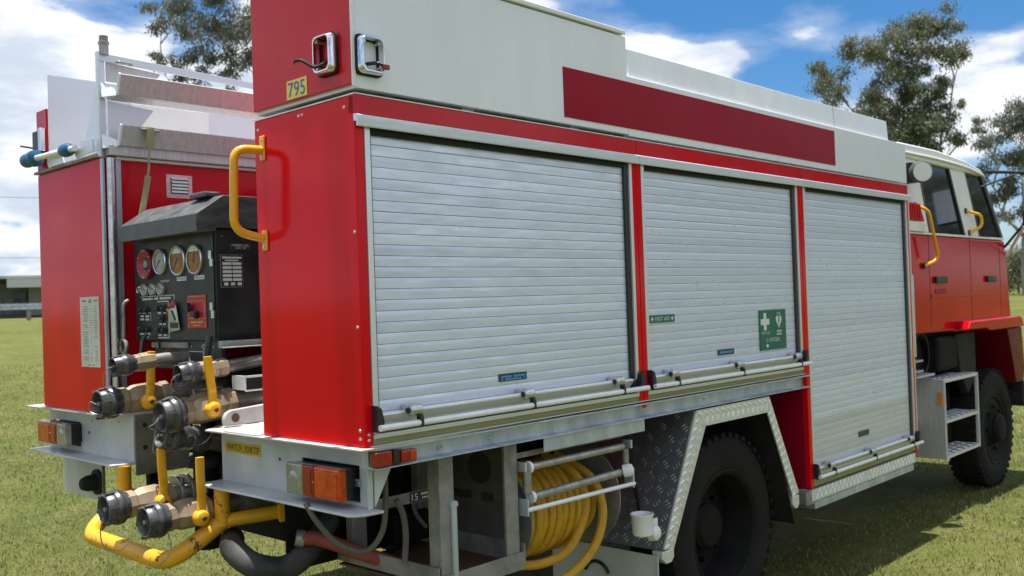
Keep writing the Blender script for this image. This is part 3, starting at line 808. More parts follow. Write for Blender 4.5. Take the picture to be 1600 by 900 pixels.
def corner_lamp(c, right, nrm, w, h):
    """empty chromed lamp surround with its wires hanging out"""
    c, right, nrm = vec(c), vec(right), vec(nrm); up = vec((0, 0, 1))
    e = empty('corner_lamp', c, truck)

    def ring(hw, hh, rr, n=5):
        out = []
        for sx, sz, a0 in ((1, 1, 0), (-1, 1, 90), (-1, -1, 180), (1, -1, 270)):
            for k in range(n + 1):
                a = R(a0 + 90 * k / n); out.append((sx * (hw - rr) + rr * math.cos(a), sz * (hh - rr) + rr * math.sin(a)))
        return out

    def frame(name, m, prof, par):
        mb = MB(); rows = []
        for hw, hh, d in prof: rows.append([c + right * p[0] + up * p[1] + nrm * d for p in ring(hw, hh, 0.018)])
        n = len(rows[0]); vs = [p for r_ in rows for p in r_]; fs = []
        for i in range(len(rows)):
            j = (i + 1) % len(rows)
            for k in range(n): fs.append((i * n + k, i * n + (k + 1) % n, j * n + (k + 1) % n, j * n + k))
        mb.add(vs, fs); return mb.build(name, m, par, smooth=40)
    a, b = w / 2, h / 2
    frame('gasket', 'rubber', [(a + .004, b + .004, 0.0), (a + .004, b + .004, .010), (a - .014, b - .014, .010), (a - .014, b - .014, 0)], e)
    frame('bezel', 'chrome', [(a, b, .010), (a - .001, b - .001, .024), (a - .006, b - .006, .034), (a - .010, b - .010, .034), (a - .012, b - .012, .012)], e)
    for sx in (-1, 1):
        for sz in (-1, 1):
            MB().cyl(c + right * sx * (a - .018) + up * sz * (b - .020), c + right * sx * (a - .018) + up * sz * (b - .020) + nrm * .026, .006, seg=10).build('screw_boss', 'stainless', e)
    return e


corner_lamp((-0.002, 0.118, 2.430), (0, -1, 0), (-1, 0, 0), 0.098, 0.128)
corner_lamp((0.060, 0.0, 2.412), (1, 0, 0), (0, -1, 0), 0.098, 0.122)
MB().tube(smooth_path([(-0.004, 0.105, 2.416), (-0.03, 0.112, 2.396), (-0.05, 0.135, 2.388), (-0.075, 0.165, 2.410), (-0.085, 0.19, 2.412)]), 0.006, 8).build('lamp_cable', 'black_plastic', truck)
MB().tube([(-0.085, 0.19, 2.412), (-0.086, 0.197, 2.402)], 0.004, 6).build('cable_end', 'red_hose', truck)
MB().tube(smooth_path([(0.050, -0.004, 2.385), (0.07, -0.03, 2.386), (0.085, -0.045, 2.380)]), 0.006, 8).build('lamp_cable', 'black_plastic', truck)
bx('cable_end', 'red_hose', 0.083, 0.107, -0.055, -0.040, 2.366, 2.382, bev=0.003)

# yellow grab handle on the rear panel
gh = empty('grab_handle', (-0.08, 0.53, 2.02), truck)
MB().tube(round_path([(-0.006, 0.522, 2.176), (-0.105, 0.540, 2.176), (-0.105, 0.555, 1.890), (-0.006, 0.530, 1.866)], 0.075, 8), 0.0150, 14).build('grip', 'yellow_paint', gh)
for z0, z1 in ((2.138, 2.226), (1.822, 1.894)):
    MB().box(-0.008, 0, 0.506, 0.536, z0, z1).build('foot_plate', 'yellow_paint', gh, 0.004)
    for zz in (z0 + 0.014, z0 + 0.034, z1 - 0.016):
        MB().lathe((-0.008, 0.521, zz), (-1, 0, 0), [(0, 0.006), (0.004, 0.005)], 8).build('bolt', 'stainless', gh)
for (y, z) in ((0.02, 1.20), (0.02, 1.225), (0.55, 2.25), (0.30, 2.262), (0.28, 2.262), (0.05, 2.25), (0.016, 1.55), (0.016, 1.85)):
    MB().lathe((-0.0005, y, z), (-1, 0, 0), [(0, 0.006), (0.002, 0.005), (0.003, 0.002)], 8).build('rivet', 'stainless', truck)
for zz in (1.195, 1.212):
    MB().lathe((0.018, -0.0005, zz), (0, -1, 0), [(0, 0.006), (0.002, 0.005), (0.003, 0.002)], 8).build('rivet', 'stainless', truck)

# --- left-hand locker with its inner wall towards the pump bay
bx('left_rear_panel', 'red_paint', 0.0, 0.02, 1.842, 2.548, 1.178, 2.318, bev=0.004)
bx('left_locker_body', 'red_paint_faded', 0.022, 4.47, 1.832, 2.545, 1.18, 2.312)
MB().cyl((0.030, 1.800, 1.20), (0.030, 1.800, 2.315), 0.017, seg=16).build('corner_tube', 'stainless', truck)
bx('corner_channel', 'galvanised', 0.0, 0.012, 1.818, 1.841, 1.18, 2.315, bev=0.002)
bx('corner_channel', 'galvanised', 0.060, 0.085, 1.815, 1.831, 1.18, 2.315, bev=0.002)
bx('bay_top_strip', 'white_cream', 0.06, 0.94, 1.806, 1.831, 2.312, 2.324, bev=0.002)
bx('bay_top_beam', 'aluminium_worn', 0.02, 0.94, 1.78, 1.831, 2.326, 2.372, bev=0.003)
v = empty('vent', (0.37, 1.83, 2.21), truck)
MB().box(0.306, 0.436, 1.8285, 1.8315, 2.155, 2.266).build('vent_plate', 'stainless', v, 0.002)
for k in range(5):
    z = 2.180 + k * 0.0155
    MB().prism([(1.8284, z), (1.8180, z + 0.001), (1.8284, z + 0.013)], 'x', 0.330, 0.412).build('louvre', 'white_rail', v)
bx('vent_shadow_gap', 'ink', 0.326, 0.416, 1.8275, 1.8284, 2.176, 2.250, v)
for cx, cz in ((.314, 2.163), (.428, 2.163), (.314, 2.258), (.428, 2.258)):
    MB().lathe((cx, 1.8284, cz), (0, -1, 0), [(0, 0.004), (0.003, 0.003)], 8).build('screw', 'stainless', v)
# paper schedule stuck to the left rear panel
pp = bx('paper_schedule', 'paper', -0.0025, -0.0005, 1.886, 2.085, 1.383, 1.702)
mb = MB()
for k in range(24):
    z = 1.655 - k * 0.0105
    for (a, b) in ((1.905, 1.945), (1.965, 1.985), (2.00, 2.065)):
        if random.random() < .85: mb.box(-0.0031, -0.0026, a + random.random() * .008, b - random.random() * .02, z, z + 0.0035)
mb.box(-0.0031, -0.0026, 1.965, 1.992, 1.675, 1.690).box(-0.0031, -0.0026, 1.90, 1.94, 1.680, 1.688).box(-0.0031, -0.0026, 2.02, 2.065, 1.680, 1.688)
mb.box(-0.0031, -0.0026, 1.95, 1.968, 1.389, 1.396).box(-0.0031, -0.0026, 1.99, 2.01, 1.389, 1.396)
mb.build('print', 'ink_grey', truck)['kind'] = 'stuff'

# --- rear tray, right half
tr = empty('rear_tray', (0.05, 0.55, 1.05), truck)
MB().prism([(-0.030, -0.022), (-0.030, 0.930), (0.10, 1.035), (0.92, 1.035), (0.92, 0.02), (0.05, -0.022)], 'z', 1.165, 1.1715).build('top_plate', 'tray_plate', tr, 0.0015)
tread_plate('tread_plate', [(-0.025, 0.585, 1.1755), (-0.025, 0.80, 1.1755), (0.28, 1.01, 1.1755), (0.28, 0.585, 1.1755)], tr, nrm=(0, 0, 1), pitch=0.05)
# web with the lamp cut-out
MB().box(0.080, 0.086, 0.075, 0.135, 0.9605, 1.1645).box(0.080, 0.086, 0.462, 1.003, 0.9605, 1.1645).box(0.080, 0.086, 0.135, 0.462, 1.094, 1.1645).box(0.080, 0.086, 0.135, 0.462, 0.9605, 0.972).build('web', 'grey_paint', tr)
MB().prism([(-0.020, 0.075), (-0.020, 0.995), (0.0, 1.015), (0.09, 1.015), (0.09, 0.025), (0.03, 0.032), (-0.005, 0.048)], 'z', 0.950, 0.960).build('flange', 'grey_paint', tr, 0.003)
bx('web_return', 'galvanised_dirty', 0.0865, 0.30, 0.997, 1.003, 0.78, 1.1645, tr)
MB().prism([(0.087, 1.097), (0.165, 1.097), (0.087, 0.965)], 'y', 0.066, 0.0745).build('gusset', 'grey_paint', tr, 0.001)
bx('web_end', 'grey_paint', 0.060, 0.0795, 0.066, 0.0745, 0.9605, 1.1645, tr, 0.002)
for y, z in ((0.62, 1.152), (0.40, 1.152), (0.30, 1.15), (0.16, 1.152), (0.60, 1.075)):
    MB().lathe((0.0799, y, z), (-1, 0, 0), [(0, 0.006), (0.0015, 0.006)], 10).build('bolt_hole', 'ink', tr)
ws = bx('step_sticker', 'sticker_yellow', 0.0775, 0.0795, 0.725, 0.835, 1.072, 1.113, tr)
bx('step_sticker', 'sticker_yellow', 0.0775, 0.0795, 0.840, 0.972, 1.074, 1.114, tr)
text('WATCH', (0.0770, 0.906, 1.094), **REAR, w=0.105, h=0.025, m='ink', parent=tr)
text('YOUR STEP', (0.0770, 0.781, 1.0925), **REAR, w=0.100, h=0.025, m='ink', parent=tr)
lug = MB().prism([(0.045, 1.176), (0.30, 1.180), (0.30, 1.250), (0.070, 1.236), (0.050, 1.226), (0.040, 1.208), (0.040, 1.19)], 'y', 0.905, 0.930).build('towing_lug', 'tray_plate', tr, 0.004)
MB().lathe((0.085, 0.9045, 1.206), (0, -1, 0), [(0, 0.017), (0.002, 0.017)], 18).build('lug_hole', 'rust_floor', tr)

# --- rear tray, left half
tl = empty('rear_tray', (0.05, 2.2, 1.05), truck)
MB().prism([(-0.030, 2.70), (-0.030, 1.80), (0.05, 1.76), (0.92, 1.74), (0.92, 2.70)], 'z', 1.170, 1.1765).build('top_plate', 'tray_plate', tl, 0.0015)
MB().box(0.080, 0.086, 1.757, 2.318, 0.9605, 1.1695).box(0.080, 0.086, 2.635, 2.69, 0.9605, 1.1695).box(0.080, 0.086, 2.318, 2.635, 1.103, 1.1695).box(0.080, 0.086, 2.318, 2.635, 0.9605, 0.985).build('web', 'grey_paint', tl)
MB().prism([(-0.020, 1.77), (-0.020, 2.70), (0.09, 2.70), (0.09, 1.752), (0.02, 1.752)], 'z', 0.950, 0.960).build('flange', 'grey_paint', tl, 0.003)
bx('web_return', 'galvanised_dirty', 0.0865, 0.34, 1.752, 1.758, 0.9, 1.1695, tl)
for x, z in ((0.13, 1.12), (0.13, 1.02), (0.28, 1.03)):
    MB().lathe((x, 1.7515, z), (0, -1, 0), [(0, 0.011), (0.001, 0.011)], 12).build('bolt_hole', 'ink', tl)
for y, z in ((2.22, 1.06), (2.18, 1.12), (2.10, 1.14), (1.9, 1.13)):
    MB().lathe((0.0799, y, z), (-1, 0, 0), [(0, 0.008 if y > 2.2 else 0.004), (0.0015, 0.008 if y > 2.2 else 0.004)], 10).build('bolt_hole', 'ink', tl)


def tail_light(y_in, y_out, z0, z1, cut):
    """clear / red / amber cluster standing proud of the web, clear section nearest the middle of the truck"""
    e = empty('tail_light', (0.0, (y_in + y_out) / 2, (z0 + z1) / 2), truck)
    s = 1 if y_out > y_in else -1
    w = abs(y_out - y_in)
    ys = [y_in, y_in + s * w * .315, y_in + s * w * .53, y_out]
    MB().hull([(0.026, min(y_in, y_out) + .002, z0 + .002), (0.026, max(y_in, y_out) - .002, z0 + .002), (0.026, max(y_in, y_out) - .002, z1 - .002), (0.026, min(y_in, y_out) + .002, z1 - .002)],
              [(0.11, min(y_in, y_out) + .03, z0 + .012), (0.11, max(y_in, y_out) - .03, z0 + .012), (0.11, max(y_in, y_out) - .03, z1 - .012), (0.11, min(y_in, y_out) + .03, z1 - .012)]).build('housing', 'black_plastic', e, 0.004)
    for k, m in enumerate(('lens_clear', 'lens_red', 'lens_amber')):
        a, b = sorted((ys[k] + s * .0008, ys[k + 1] - s * .0008))
        MB().box(-0.006, 0.026, a, b, z0, z1).build('lens', m, e, 0.007, seg=3)
        if m != 'lens_clear': MB().box(-0.0085, -0.0055, a + .012, b - .012, z0 + .014, z1 - .014).build('lens_ribs', m, e, 0.002)
        else: MB().lathe((-0.0055, (a + b) / 2, (z0 + z1) / 2), (-1, 0, 0), [(0, .030), (.003, .022), (.004, .004)], 18).build('lens_bulb', 'lens_clear', e)
    MB().lathe((-0.006, ys[2], (z0 + z1) / 2), (-1, 0, 0), [(0, .004), (.003, .003)], 8).build('screw', 'chrome', e)
    bx('bracket', 'galvanised', 0.070, 0.0795, min(cut) - .01, min(cut) + .05, (z0 + z1) / 2 - .012, (z0 + z1) / 2 + .012, e)
    MB().lathe((0.070, min(cut) + .0, (z0 + z1) / 2), (-1, 0, 0), [(0, .008), (.005, .007)], 6).build('bolt', 'stainless', e)
    bx('cutout_backing', 'black_plastic', 0.115, 0.12, min(cut) - .02, max(cut) + .02, 0.965, 1.12, e)


tail_light(0.438, 0.130, 0.986, 1.092, (0.135, 0.462))
tail_light(2.285, 2.628, 0.998, 1.104, (2.318, 2.635))

# mudflap plate and rubber buffer under the left half
bx('mudflap', 'mudflap', 0.15, 0.156, 2.23, 2.72, 0.715, 0.948, bev=0.002)
MB().lathe((0.149, 2.300, 0.806), (-1, 0, 0), [(0, 0.062), (0.012, 0.062), (0.014, 0.042), (0.055, 0.038), (0.082, 0.026), (0.090, 0.008)], 22).build('rubber_buffer', 'rubber', truck)
bx('bracket_strip', 'galvanised_dirty', 0.14, 0.15, 2.225, 2.235, 0.70, 0.948)
bx('chassis_leg', 'chassis', 0.20, 0.26, 1.86, 1.90, 0.62, 0.95)

# yellow bumper bar: crossing tube between two posts, and a straight tube running forward
bb = empty('bumper_bar', (-0.05, 1.36, 0.68), truck)
MB().tube(round_path([(0.045, 0.945, 0.815), (-0.150, 1.000, 0.685), (-0.150, 1.730, 0.690), (0.045, 1.772, 0.815)], 0.10, 8), 0.033, 16).build('cross_tube', 'yellow_rusty', bb)
MB().cyl((0.035, 0.935, 0.80), (0.035, 0.935, 0.9495), 0.029, seg=18).build('post', 'yellow_rusty', bb)
MB().cyl((0.035, 1.760, 0.80), (0.035, 1.760, 0.9495), 0.029, seg=18).build('post', 'yellow_rusty', bb)
MB().cyl((0.030, 0.940, 0.815), (0.52, 0.70, 0.850), 0.027, seg=16).build('side_tube', 'yellow_paint', bb)
MB().tube([(0.22, 0.846, 0.829), (0.60, 0.66, 0.856)], 1, 4, flat=(.042, .042, (0, 0, 1))).build('side_sleeve', 'yellow_paint', bb, 0.006)
MB().cyl((0.030, 1.765, 0.815), (0.52, 1.765, 0.822), 0.026, seg=16).build('side_tube', 'yellow_rusty', bb)

# --- pump control box in the rear bay
cb = empty('pump_control_box', (0.3, 1.38, 1.5), truck)
PX = 0.10
MB().box(PX, 0.94, 1.045, 1.745, 1.50, 1.945).build('cabinet', 'black_panel', cb, 0.004)
# sloping canopy with a folded front lip
MB().prism([(0.015, 1.930), (0.015, 2.000), (0.135, 2.078), (0.94, 2.078), (0.94, 1.948), (0.10, 1.948), (0.10, 1.936), (0.021, 1.930)], 'y', 1.030, 1.690).build('canopy', 'black_worn', cb, 0.003)
bx('canopy_grip', 'black_worn', 0.10, 0.16, 1.10, 1.24, 2.079, 2.097, cb, 0.005)
for k in range(6): bx('canopy_rib', 'galvanised', 0.098, 0.162, 1.105 + k * .023, 1.113 + k * .023, 2.096, 2.100, cb)
for x, z in ((0.13, 1.915), (0.26, 1.912), (0.22, 1.930)):
    MB().lathe((x, 1.0445, z), (0, -1, 0), [(0, .006), (.004, .005)], 8).build('bolt', 'stainless', cb)
bx('hinge_strip', 'black_plastic', 0.094, 0.0995, 1.052, 1.068, 1.51, 1.925, cb)
for z0 in (1.795, 1.590):
    MB().cyl((0.090, 1.056, z0), (0.090, 1.056, z0 + 0.030), 0.010, seg=10).build('hinge', 'stainless', cb)
    MB().cyl((0.090, 1.064, z0 + 0.031), (0.090, 1.064, z0 + 0.062), 0.010, seg=10).build('hinge', 'stainless', cb)


def gauge(y, z, r, face, bezel='stainless', ang=40, ticks=True):
    mb = MB()
    mb.mat(0).lathe((PX - .0002, y, z), (-1, 0, 0), [(0, r * 1.03), (.010, r * 1.03), (.014, r * .96), (.012, r * .88)], 26, cap=False)
    mb.mat(1).lathe((PX - .009, y, z), (-1, 0, 0), [(0, r * .9), (.001, r * .9)], 26)
    a = R(ang); d = vec((0, -math.sin(a), math.cos(a))); w = vec((0, -math.cos(a), -math.sin(a)))
    c = vec((PX - .0108, y, z))
    mb.mat(2).hull([c - d * r * .2 - w * .0022, c - d * r * .2 + w * .0022, c + d * r * .75 + w * .0008, c + d * r * .75 - w * .0008],
                   [p + vec((-.0008, 0, 0)) for p in (c - d * r * .2 - w * .0022, c - d * r * .2 + w * .0022, c + d * r * .75 + w * .0008, c + d * r * .75 - w * .0008)])
    if ticks and r > .04:
        for k in range(-12, 13):
            t = R(k * 11); d = vec((0, -math.sin(t), math.cos(t))); w = vec((0, -math.cos(t), -math.sin(t)))
            i0 = r * (.66 if k % 4 == 0 else .74)
            q = [c + d * i0 - w * .0009, c + d * i0 + w * .0009, c + d * r * .83 + w * .0009, c + d * r * .83 - w * .0009]
            mb.hull(q, [p + vec((-.0004, 0, 0)) for p in q])
    return mb.build('gauge', [bezel, face, 'ink'], cb, smooth=40)


# red siren / speaker horn
mb = MB()
mb.mat(0).lathe((PX - .0002, 1.612, 1.832), (-1, 0, 0), [(0, .064), (.012, .066), (.022, .064), (.020, .052), (.006, .030), (.004, .012)], 28, cap=False)
mb.mat(1).lathe((PX - .004, 1.612, 1.832), (-1, 0, 0), [(0, .034), (.004, .030), (.006, .016)], 20)
mb.mat(2).lathe((PX - .010, 1.612, 1.832), (-1, 0, 0), [(0, .017), (.006, .015), (.009, .006)], 16)
mb.build('siren_horn', ['horn_red', 'ink', 'dial_white'], cb)
for k in range(6):
    a = R(60 * k + 30)
    MB().lathe((PX - .022, 1.612 + .058 * math.cos(a), 1.832 + .058 * math.sin(a)), (-1, 0, 0), [(0, .0035), (.002, .003)], 6).build('screw', 'stainless', cb)
gauge(1.492, 1.836, .055, 'dial_white', 'stainless', -130)
gauge(1.338, 1.833, .063, 'dial_amber', 'stainless', -140)
gauge(1.197, 1.830, .061, 'dial_amber', 'stainless', 10)
# white headroom of the two amber gauges
for y in (1.338, 1.197):
    pts = [(y + .052 * math.cos(R(a)), 1.832 + .054 * math.sin(R(a))) for a in range(35, 146, 10)]
    MB().prism(pts, 'x', PX - .0112, PX - .0104).build('gauge_arc', 'sticker_white', cb)
for y, r in ((1.690, .014), (1.638, .027), (1.563, .027), (1.490, .027)):
    gauge(y, 1.722, r, 'dial_white', 'stainless', -60, False)
for y, s, w in ((1.318, 'PUMP PRESSURE', .078), (1.172, 'COMPOUND GAUGE', .078)):
    bx('gauge_label', 'sticker_white', PX - .0025, PX - .0005, y - w / 2, y + w / 2, 1.748, 1.764, cb)
    text(s, (PX - .0031, y, 1.756), **REAR, w=w * .92, h=.010, m='ink', parent=cb)
text('PUMP RPM', (PX - .001, 1.462, 1.752), **REAR, w=.075, h=.010, m='sticker_white', parent=cb)
print_bars((PX - .001, 1.545, 1.680), **REAR, w=.26, h=.009, m='sticker_white', words=(8, 3, 8), parent=cb)
MB().box(PX - .0015, PX - .0003, 1.385, 1.69, 1.690, 1.692).box(PX - .0015, PX - .0003, 1.385, 1.388, 1.672, 1.690).build('panel_line', 'sticker_white', cb)
# switch sub-panel
MB().box(PX - .002, PX - .0003, 1.438, 1.441, 1.510, 1.668).box(PX - .002, PX - .0003, 1.441, 1.535, 1.665, 1.668).box(PX - .002, PX - .0003, 1.441, 1.535, 1.510, 1.513).build('panel_line', 'sticker_white', cb)
for y, z, r in ((1.520, 1.638, .013), (1.472, 1.636, .013), (1.520, 1.545, .012), (1.475, 1.543, .012), (1.680, 1.635, .013), (1.630, 1.633, .013), (1.690, 1.550, .011), (1.655, 1.549, .011), (1.618, 1.548, .011)):
    MB().lathe((PX - .0003, y, z), (-1, 0, 0), [(0, r * 1.25), (.004, r * 1.25), (.005, r), (.016, r * .8), (.018, r * .4)], 14).build('knob', 'black_plastic', cb)
MB().lathe((PX - .0003, 1.495, 1.595), (-1, 0, 0), [(0, .020), (.006, .020), (.010, .016)], 18).build('selector_knob', 'black_plastic', cb)
MB().box(PX - .022, PX - .010, 1.475, 1.535, 1.588, 1.602).build('selector_lever', 'black_plastic', cb, .005)
for s, y, z, w in (('OFF   ON', 1.495, 1.570, .06), ('LIGHT', 1.520, 1.618, .03), ('AUX', 1.472, 1.618, .022), ('HORN', 1.520, 1.523, .03), ('TEST', 1.472, 1.522, .03),
                   ('PUMP', 1.680, 1.606, .034), ('WORK', 1.632, 1.605, .034), ('LAMPS', 1.68, 1.592, .034), ('LAMPS', 1.632, 1.591, .034),
                   ('START  STOP', 1.655, 1.528, .10), ('ENGINE', 1.655, 1.514, .06)):
    print_bars((PX - .001, y, z), **REAR, w=w, h=.0085, m='sticker_white', parent=cb, words=(len(s),) if ' ' not in s else (3, 3))
MB().box(PX - .0015, PX - .0003, 1.600, 1.71, 1.618, 1.620).box(PX - .0015, PX - .0003, 1.600, 1.602, 1.585, 1.618).build('panel_line', 'sticker_white', cb)
# red throttle plate
rp = bx('throttle_plate', 'panel_red', PX - .003, PX - .0005, 1.122, 1.276, 1.550, 1.686, cb, .001)
mb = MB()
for a, b, z0, z1 in ((1.128, 1.270, 1.679, 1.681), (1.128, 1.270, 1.590, 1.592), (1.128, 1.270, 1.660, 1.6615), (1.150, 1.250, 1.572, 1.578), (1.170, 1.23, 1.560, 1.564), (1.128, 1.130, 1.556, 1.575), (1.266, 1.268, 1.556, 1.575)):
    mb.box(PX - .0036, PX - .0031, a, b, z0, z1)
for k in range(7): mb.box(PX - .0036, PX - .0031, 1.132, 1.142, 1.602 + k * .008, 1.605 + k * .008).box(PX - .0036, PX - .0031, 1.256, 1.266, 1.602 + k * .008, 1.605 + k * .008)
mb.build('plate_print', 'sticker_yellow', cb)
MB().lathe((PX - .003, 1.238, 1.634), (-1, 0, 0), [(0, .014), (.012, .014), (.018, .010)], 14).box(PX - .028, PX - .014, 1.228, 1.250, 1.618, 1.655).build('throttle_lever', 'black_plastic', cb, .003)
MB().lathe((PX - .003, 1.190, 1.606), (-1, 0, 0), [(0, .016), (.014, .016), (.020, .010)], 14).box(PX - .028, PX - .014, 1.172, 1.215, 1.600, 1.616).build('throttle_lever', 'black_plastic', cb, .003)
# warning tag hanging on the panel
tg = MB().add([(PX - .010, 1.418, 1.535), (PX - .012, 1.325, 1.545), (PX - .016, 1.345, 1.640), (PX - .014, 1.372, 1.668), (PX - .010, 1.445, 1.632), (PX - .008, 1.432, 1.620)],
              [(0, 1, 2, 3, 4, 5)]).build('warning_tag', 'paper', cb)
tg.modifiers.new('t', 'SOLIDIFY').thickness = .001
MB().add([(PX - .0145, 1.345, 1.640), (PX - .0165, 1.372, 1.668), (PX - .0125, 1.445, 1.632)], [(0, 1, 2)]).build('tag_fold', 'panel_red', cb).modifiers.new('t', 'SOLIDIFY').thickness = .001
MB().box(PX - .0135, PX - .0125, 1.335, 1.405, 1.553, 1.575).build('tag_print', 'ink', cb)
MB().tube([(PX - .0155, 1.385, 1.625), (PX - .0155, 1.365, 1.600), (PX - .0145, 1.358, 1.585)], .004, 6).build('tag_print', 'ink', cb)
# data plates on the side of the box
dp = bx('data_plate', 'stainless', 0.120, 0.222, 1.0432, 1.0445, 1.710, 1.842, cb, .0005)
mb = MB().box(0.124, 0.218, 1.0424, 1.0431, 1.7145, 1.8375)
mb.build('data_plate_field', 'ink', cb)
mb = MB()
for r_ in range(5):
    for c_ in range(2): mb.box(0.129 + c_ * .044, 0.169 + c_ * .044, 1.0416, 1.0423, 1.800 - r_ * .016, 1.811 - r_ * .016)
for c_ in range(3): mb.box(0.134 + c_ * .03, 0.152 + c_ * .03, 1.0416, 1.0423, 1.718, 1.730)
mb.box(0.128, 0.214, 1.0416, 1.0423, 1.826, 1.833).box(0.14, 0.20, 1.0416, 1.0423, 1.816, 1.821)
mb.build('data_plate_print', 'sticker_white', cb)
bx('oil_label', 'stainless', 0.168, 0.255, 1.0432, 1.0445, 1.862, 1.886, cb)
bx('oil_label_field', 'ink', 0.170, 0.253, 1.0426, 1.0431, 1.864, 1.884, cb)
text('PRIMER OIL', (0.2115, 1.0422, 1.879), **SIDE, w=.075, h=.0075, m='sticker_white', parent=cb)
text('SAE 30', (0.2115, 1.0422, 1.869), **SIDE, w=.045, h=.0065, m='sticker_white', parent=cb)
# ledge under the box and dark pump casing
MB().box(0.10, 0.94, 1.02, 1.044, 1.470, 1.499).box(0.10, 0.94, 1.005, 1.020, 1.470, 1.475).build('side_ledge', 'aluminium_worn', cb, .002)
bx('under_panel', 'black_panel', 0.115, 0.13, 1.045, 1.60, 1.38, 1.4995, cb, .002)
MB().box(0.108, 0.1145, 1.30, 1.62, 1.468, 1.492).build('under_ledge', 'galvanised_dirty', cb, .002)
MB().box(.1125, .1148, 1.13, 1.133, 1.39, 1.455).box(.1125, .1148, 1.133, 1.30, 1.453, 1.455).build('panel_line', 'sticker_white', cb)
for y in (1.28, 1.19, 1.10): MB().lathe((.1145, y, 1.475), (-1, 0, 0), [(0, .004), (.003, .003)], 8).build('screw', 'stainless', cb)
bx('number_tag', 'ink', 0.100, 0.107, 1.535, 1.565, 1.466, 1.494, cb)
text('5', (0.0995, 1.55, 1.480), **REAR, w=.012, h=.020, m='sticker_white', parent=cb)
MB().lathe((0.10, 1.335, 1.425), (-1, .15, 0), [(0, .020), (.030, .022), (.050, .020)], 18).build('drain_knob', 'black_plastic', cb)
MB().lathe((0.052, 1.342, 1.425), (-1, .15, 0), [(0, .018), (.010, .018), (.014, .012)], 18).build('drain_knob_cap', 'panel_red', cb)
MB().tube(smooth_path([(0.115, 1.44, 1.47), (0.06, 1.43, 1.44), (0.055, 1.40, 1.425), (0.11, 1.37, 1.42)]), .005, 7).build('red_lead', 'red_hose', cb)
MB().tube(smooth_path([(.09, 1.245, 1.40), (.07, 1.22, 1.415), (.06, 1.19, 1.395)]), .012, 7, flat=(1.6, .12, (0, 0, 1))).build('paper_tag', 'paper', cb)
# black lever beside the box and chained ring spanner
MB().tube(smooth_path([(0.07, 1.745, 1.68), (0.05, 1.752, 1.66), (0.05, 1.755, 1.59), (0.05, 1.765, 1.50)]), .008, 8).build('chain_lever', 'steel_pipe', cb)
MB().tube(arc((0.05, 1.765, 1.475), .030, 0, 360, 20, (0, 1, 0), (0, 0, 1))[:-1], .008, 8, closed=True).build('spanner_ring', 'steel_pipe', cb)
MB().tube([(0.075, 1.595, 1.53), (0.06, 1.600, 1.500), (0.05, 1.605, 1.42)], [.010, .014, .010], 8, flat=(1.0, .6, (0, 1, 0))).build('gate_lever', 'black_plastic', cb)
MB().tube([(0.075, 1.060, 1.52), (0.06, 1.062, 1.45), (0.055, 1.064, 1.38)], [.018, .020, .018], 8, flat=(1.0, .5, (0, 1, 0))).build('gate_lever', 'black_plastic', cb)
print_bars((0.048, 1.062, 1.45), (0, 0, 1), (0, 1, 0), .085, .014, 'ink_grey', cb, (6,))

# dark pump body filling the lower bay
MB().lathe((0.30, 1.38, 1.16), (1, 0, 0), [(0, .10), (.03, .20), (.20, .24), (.5, .24)], 24).build('pump_casing', 'chassis', truck)
bx('bay_shelf', 'chassis', 0.32, 0.94, 1.04, 1.75, 1.33, 1.372)
for y in (1.16, 1.36, 1.55):
    MB().cyl((.22, y, 1.02), (.22, y, 1.34), .030, seg=12).build('pump_pipe', 'chassis', truck)
bx('pump_frame', 'chassis', 0.36, 0.42, 1.02, 1.75, 0.66, 0.74)
MB().cyl((0.12, 1.20, 0.66), (0.12, 1.20, 1.12), .052, seg=16).build('suction_riser', 'chassis', truck)
MB().lathe((0.12, 1.20, 0.99), (0, 0, 1), [(0, .075), (.015, .08), (.03, .08), (.045, .06)], 16).build('suction_collar', 'rubber', truck)
# shiny framed case beside the outlets
MB().box(0.155, 0.45, 0.94, 1.03, 1.305, 1.352).build('tool_case', 'black_plastic', truck, .003)
MB().box(0.150, 0.45, 0.935, 0.939, 1.352, 1.360).box(0.148, 0.1545, 0.935, 1.03, 1.303, 1.360).box(.150, .45, .935, .939, 1.298, 1.305).build('tool_case_edge', 'white_rail', truck, .001)


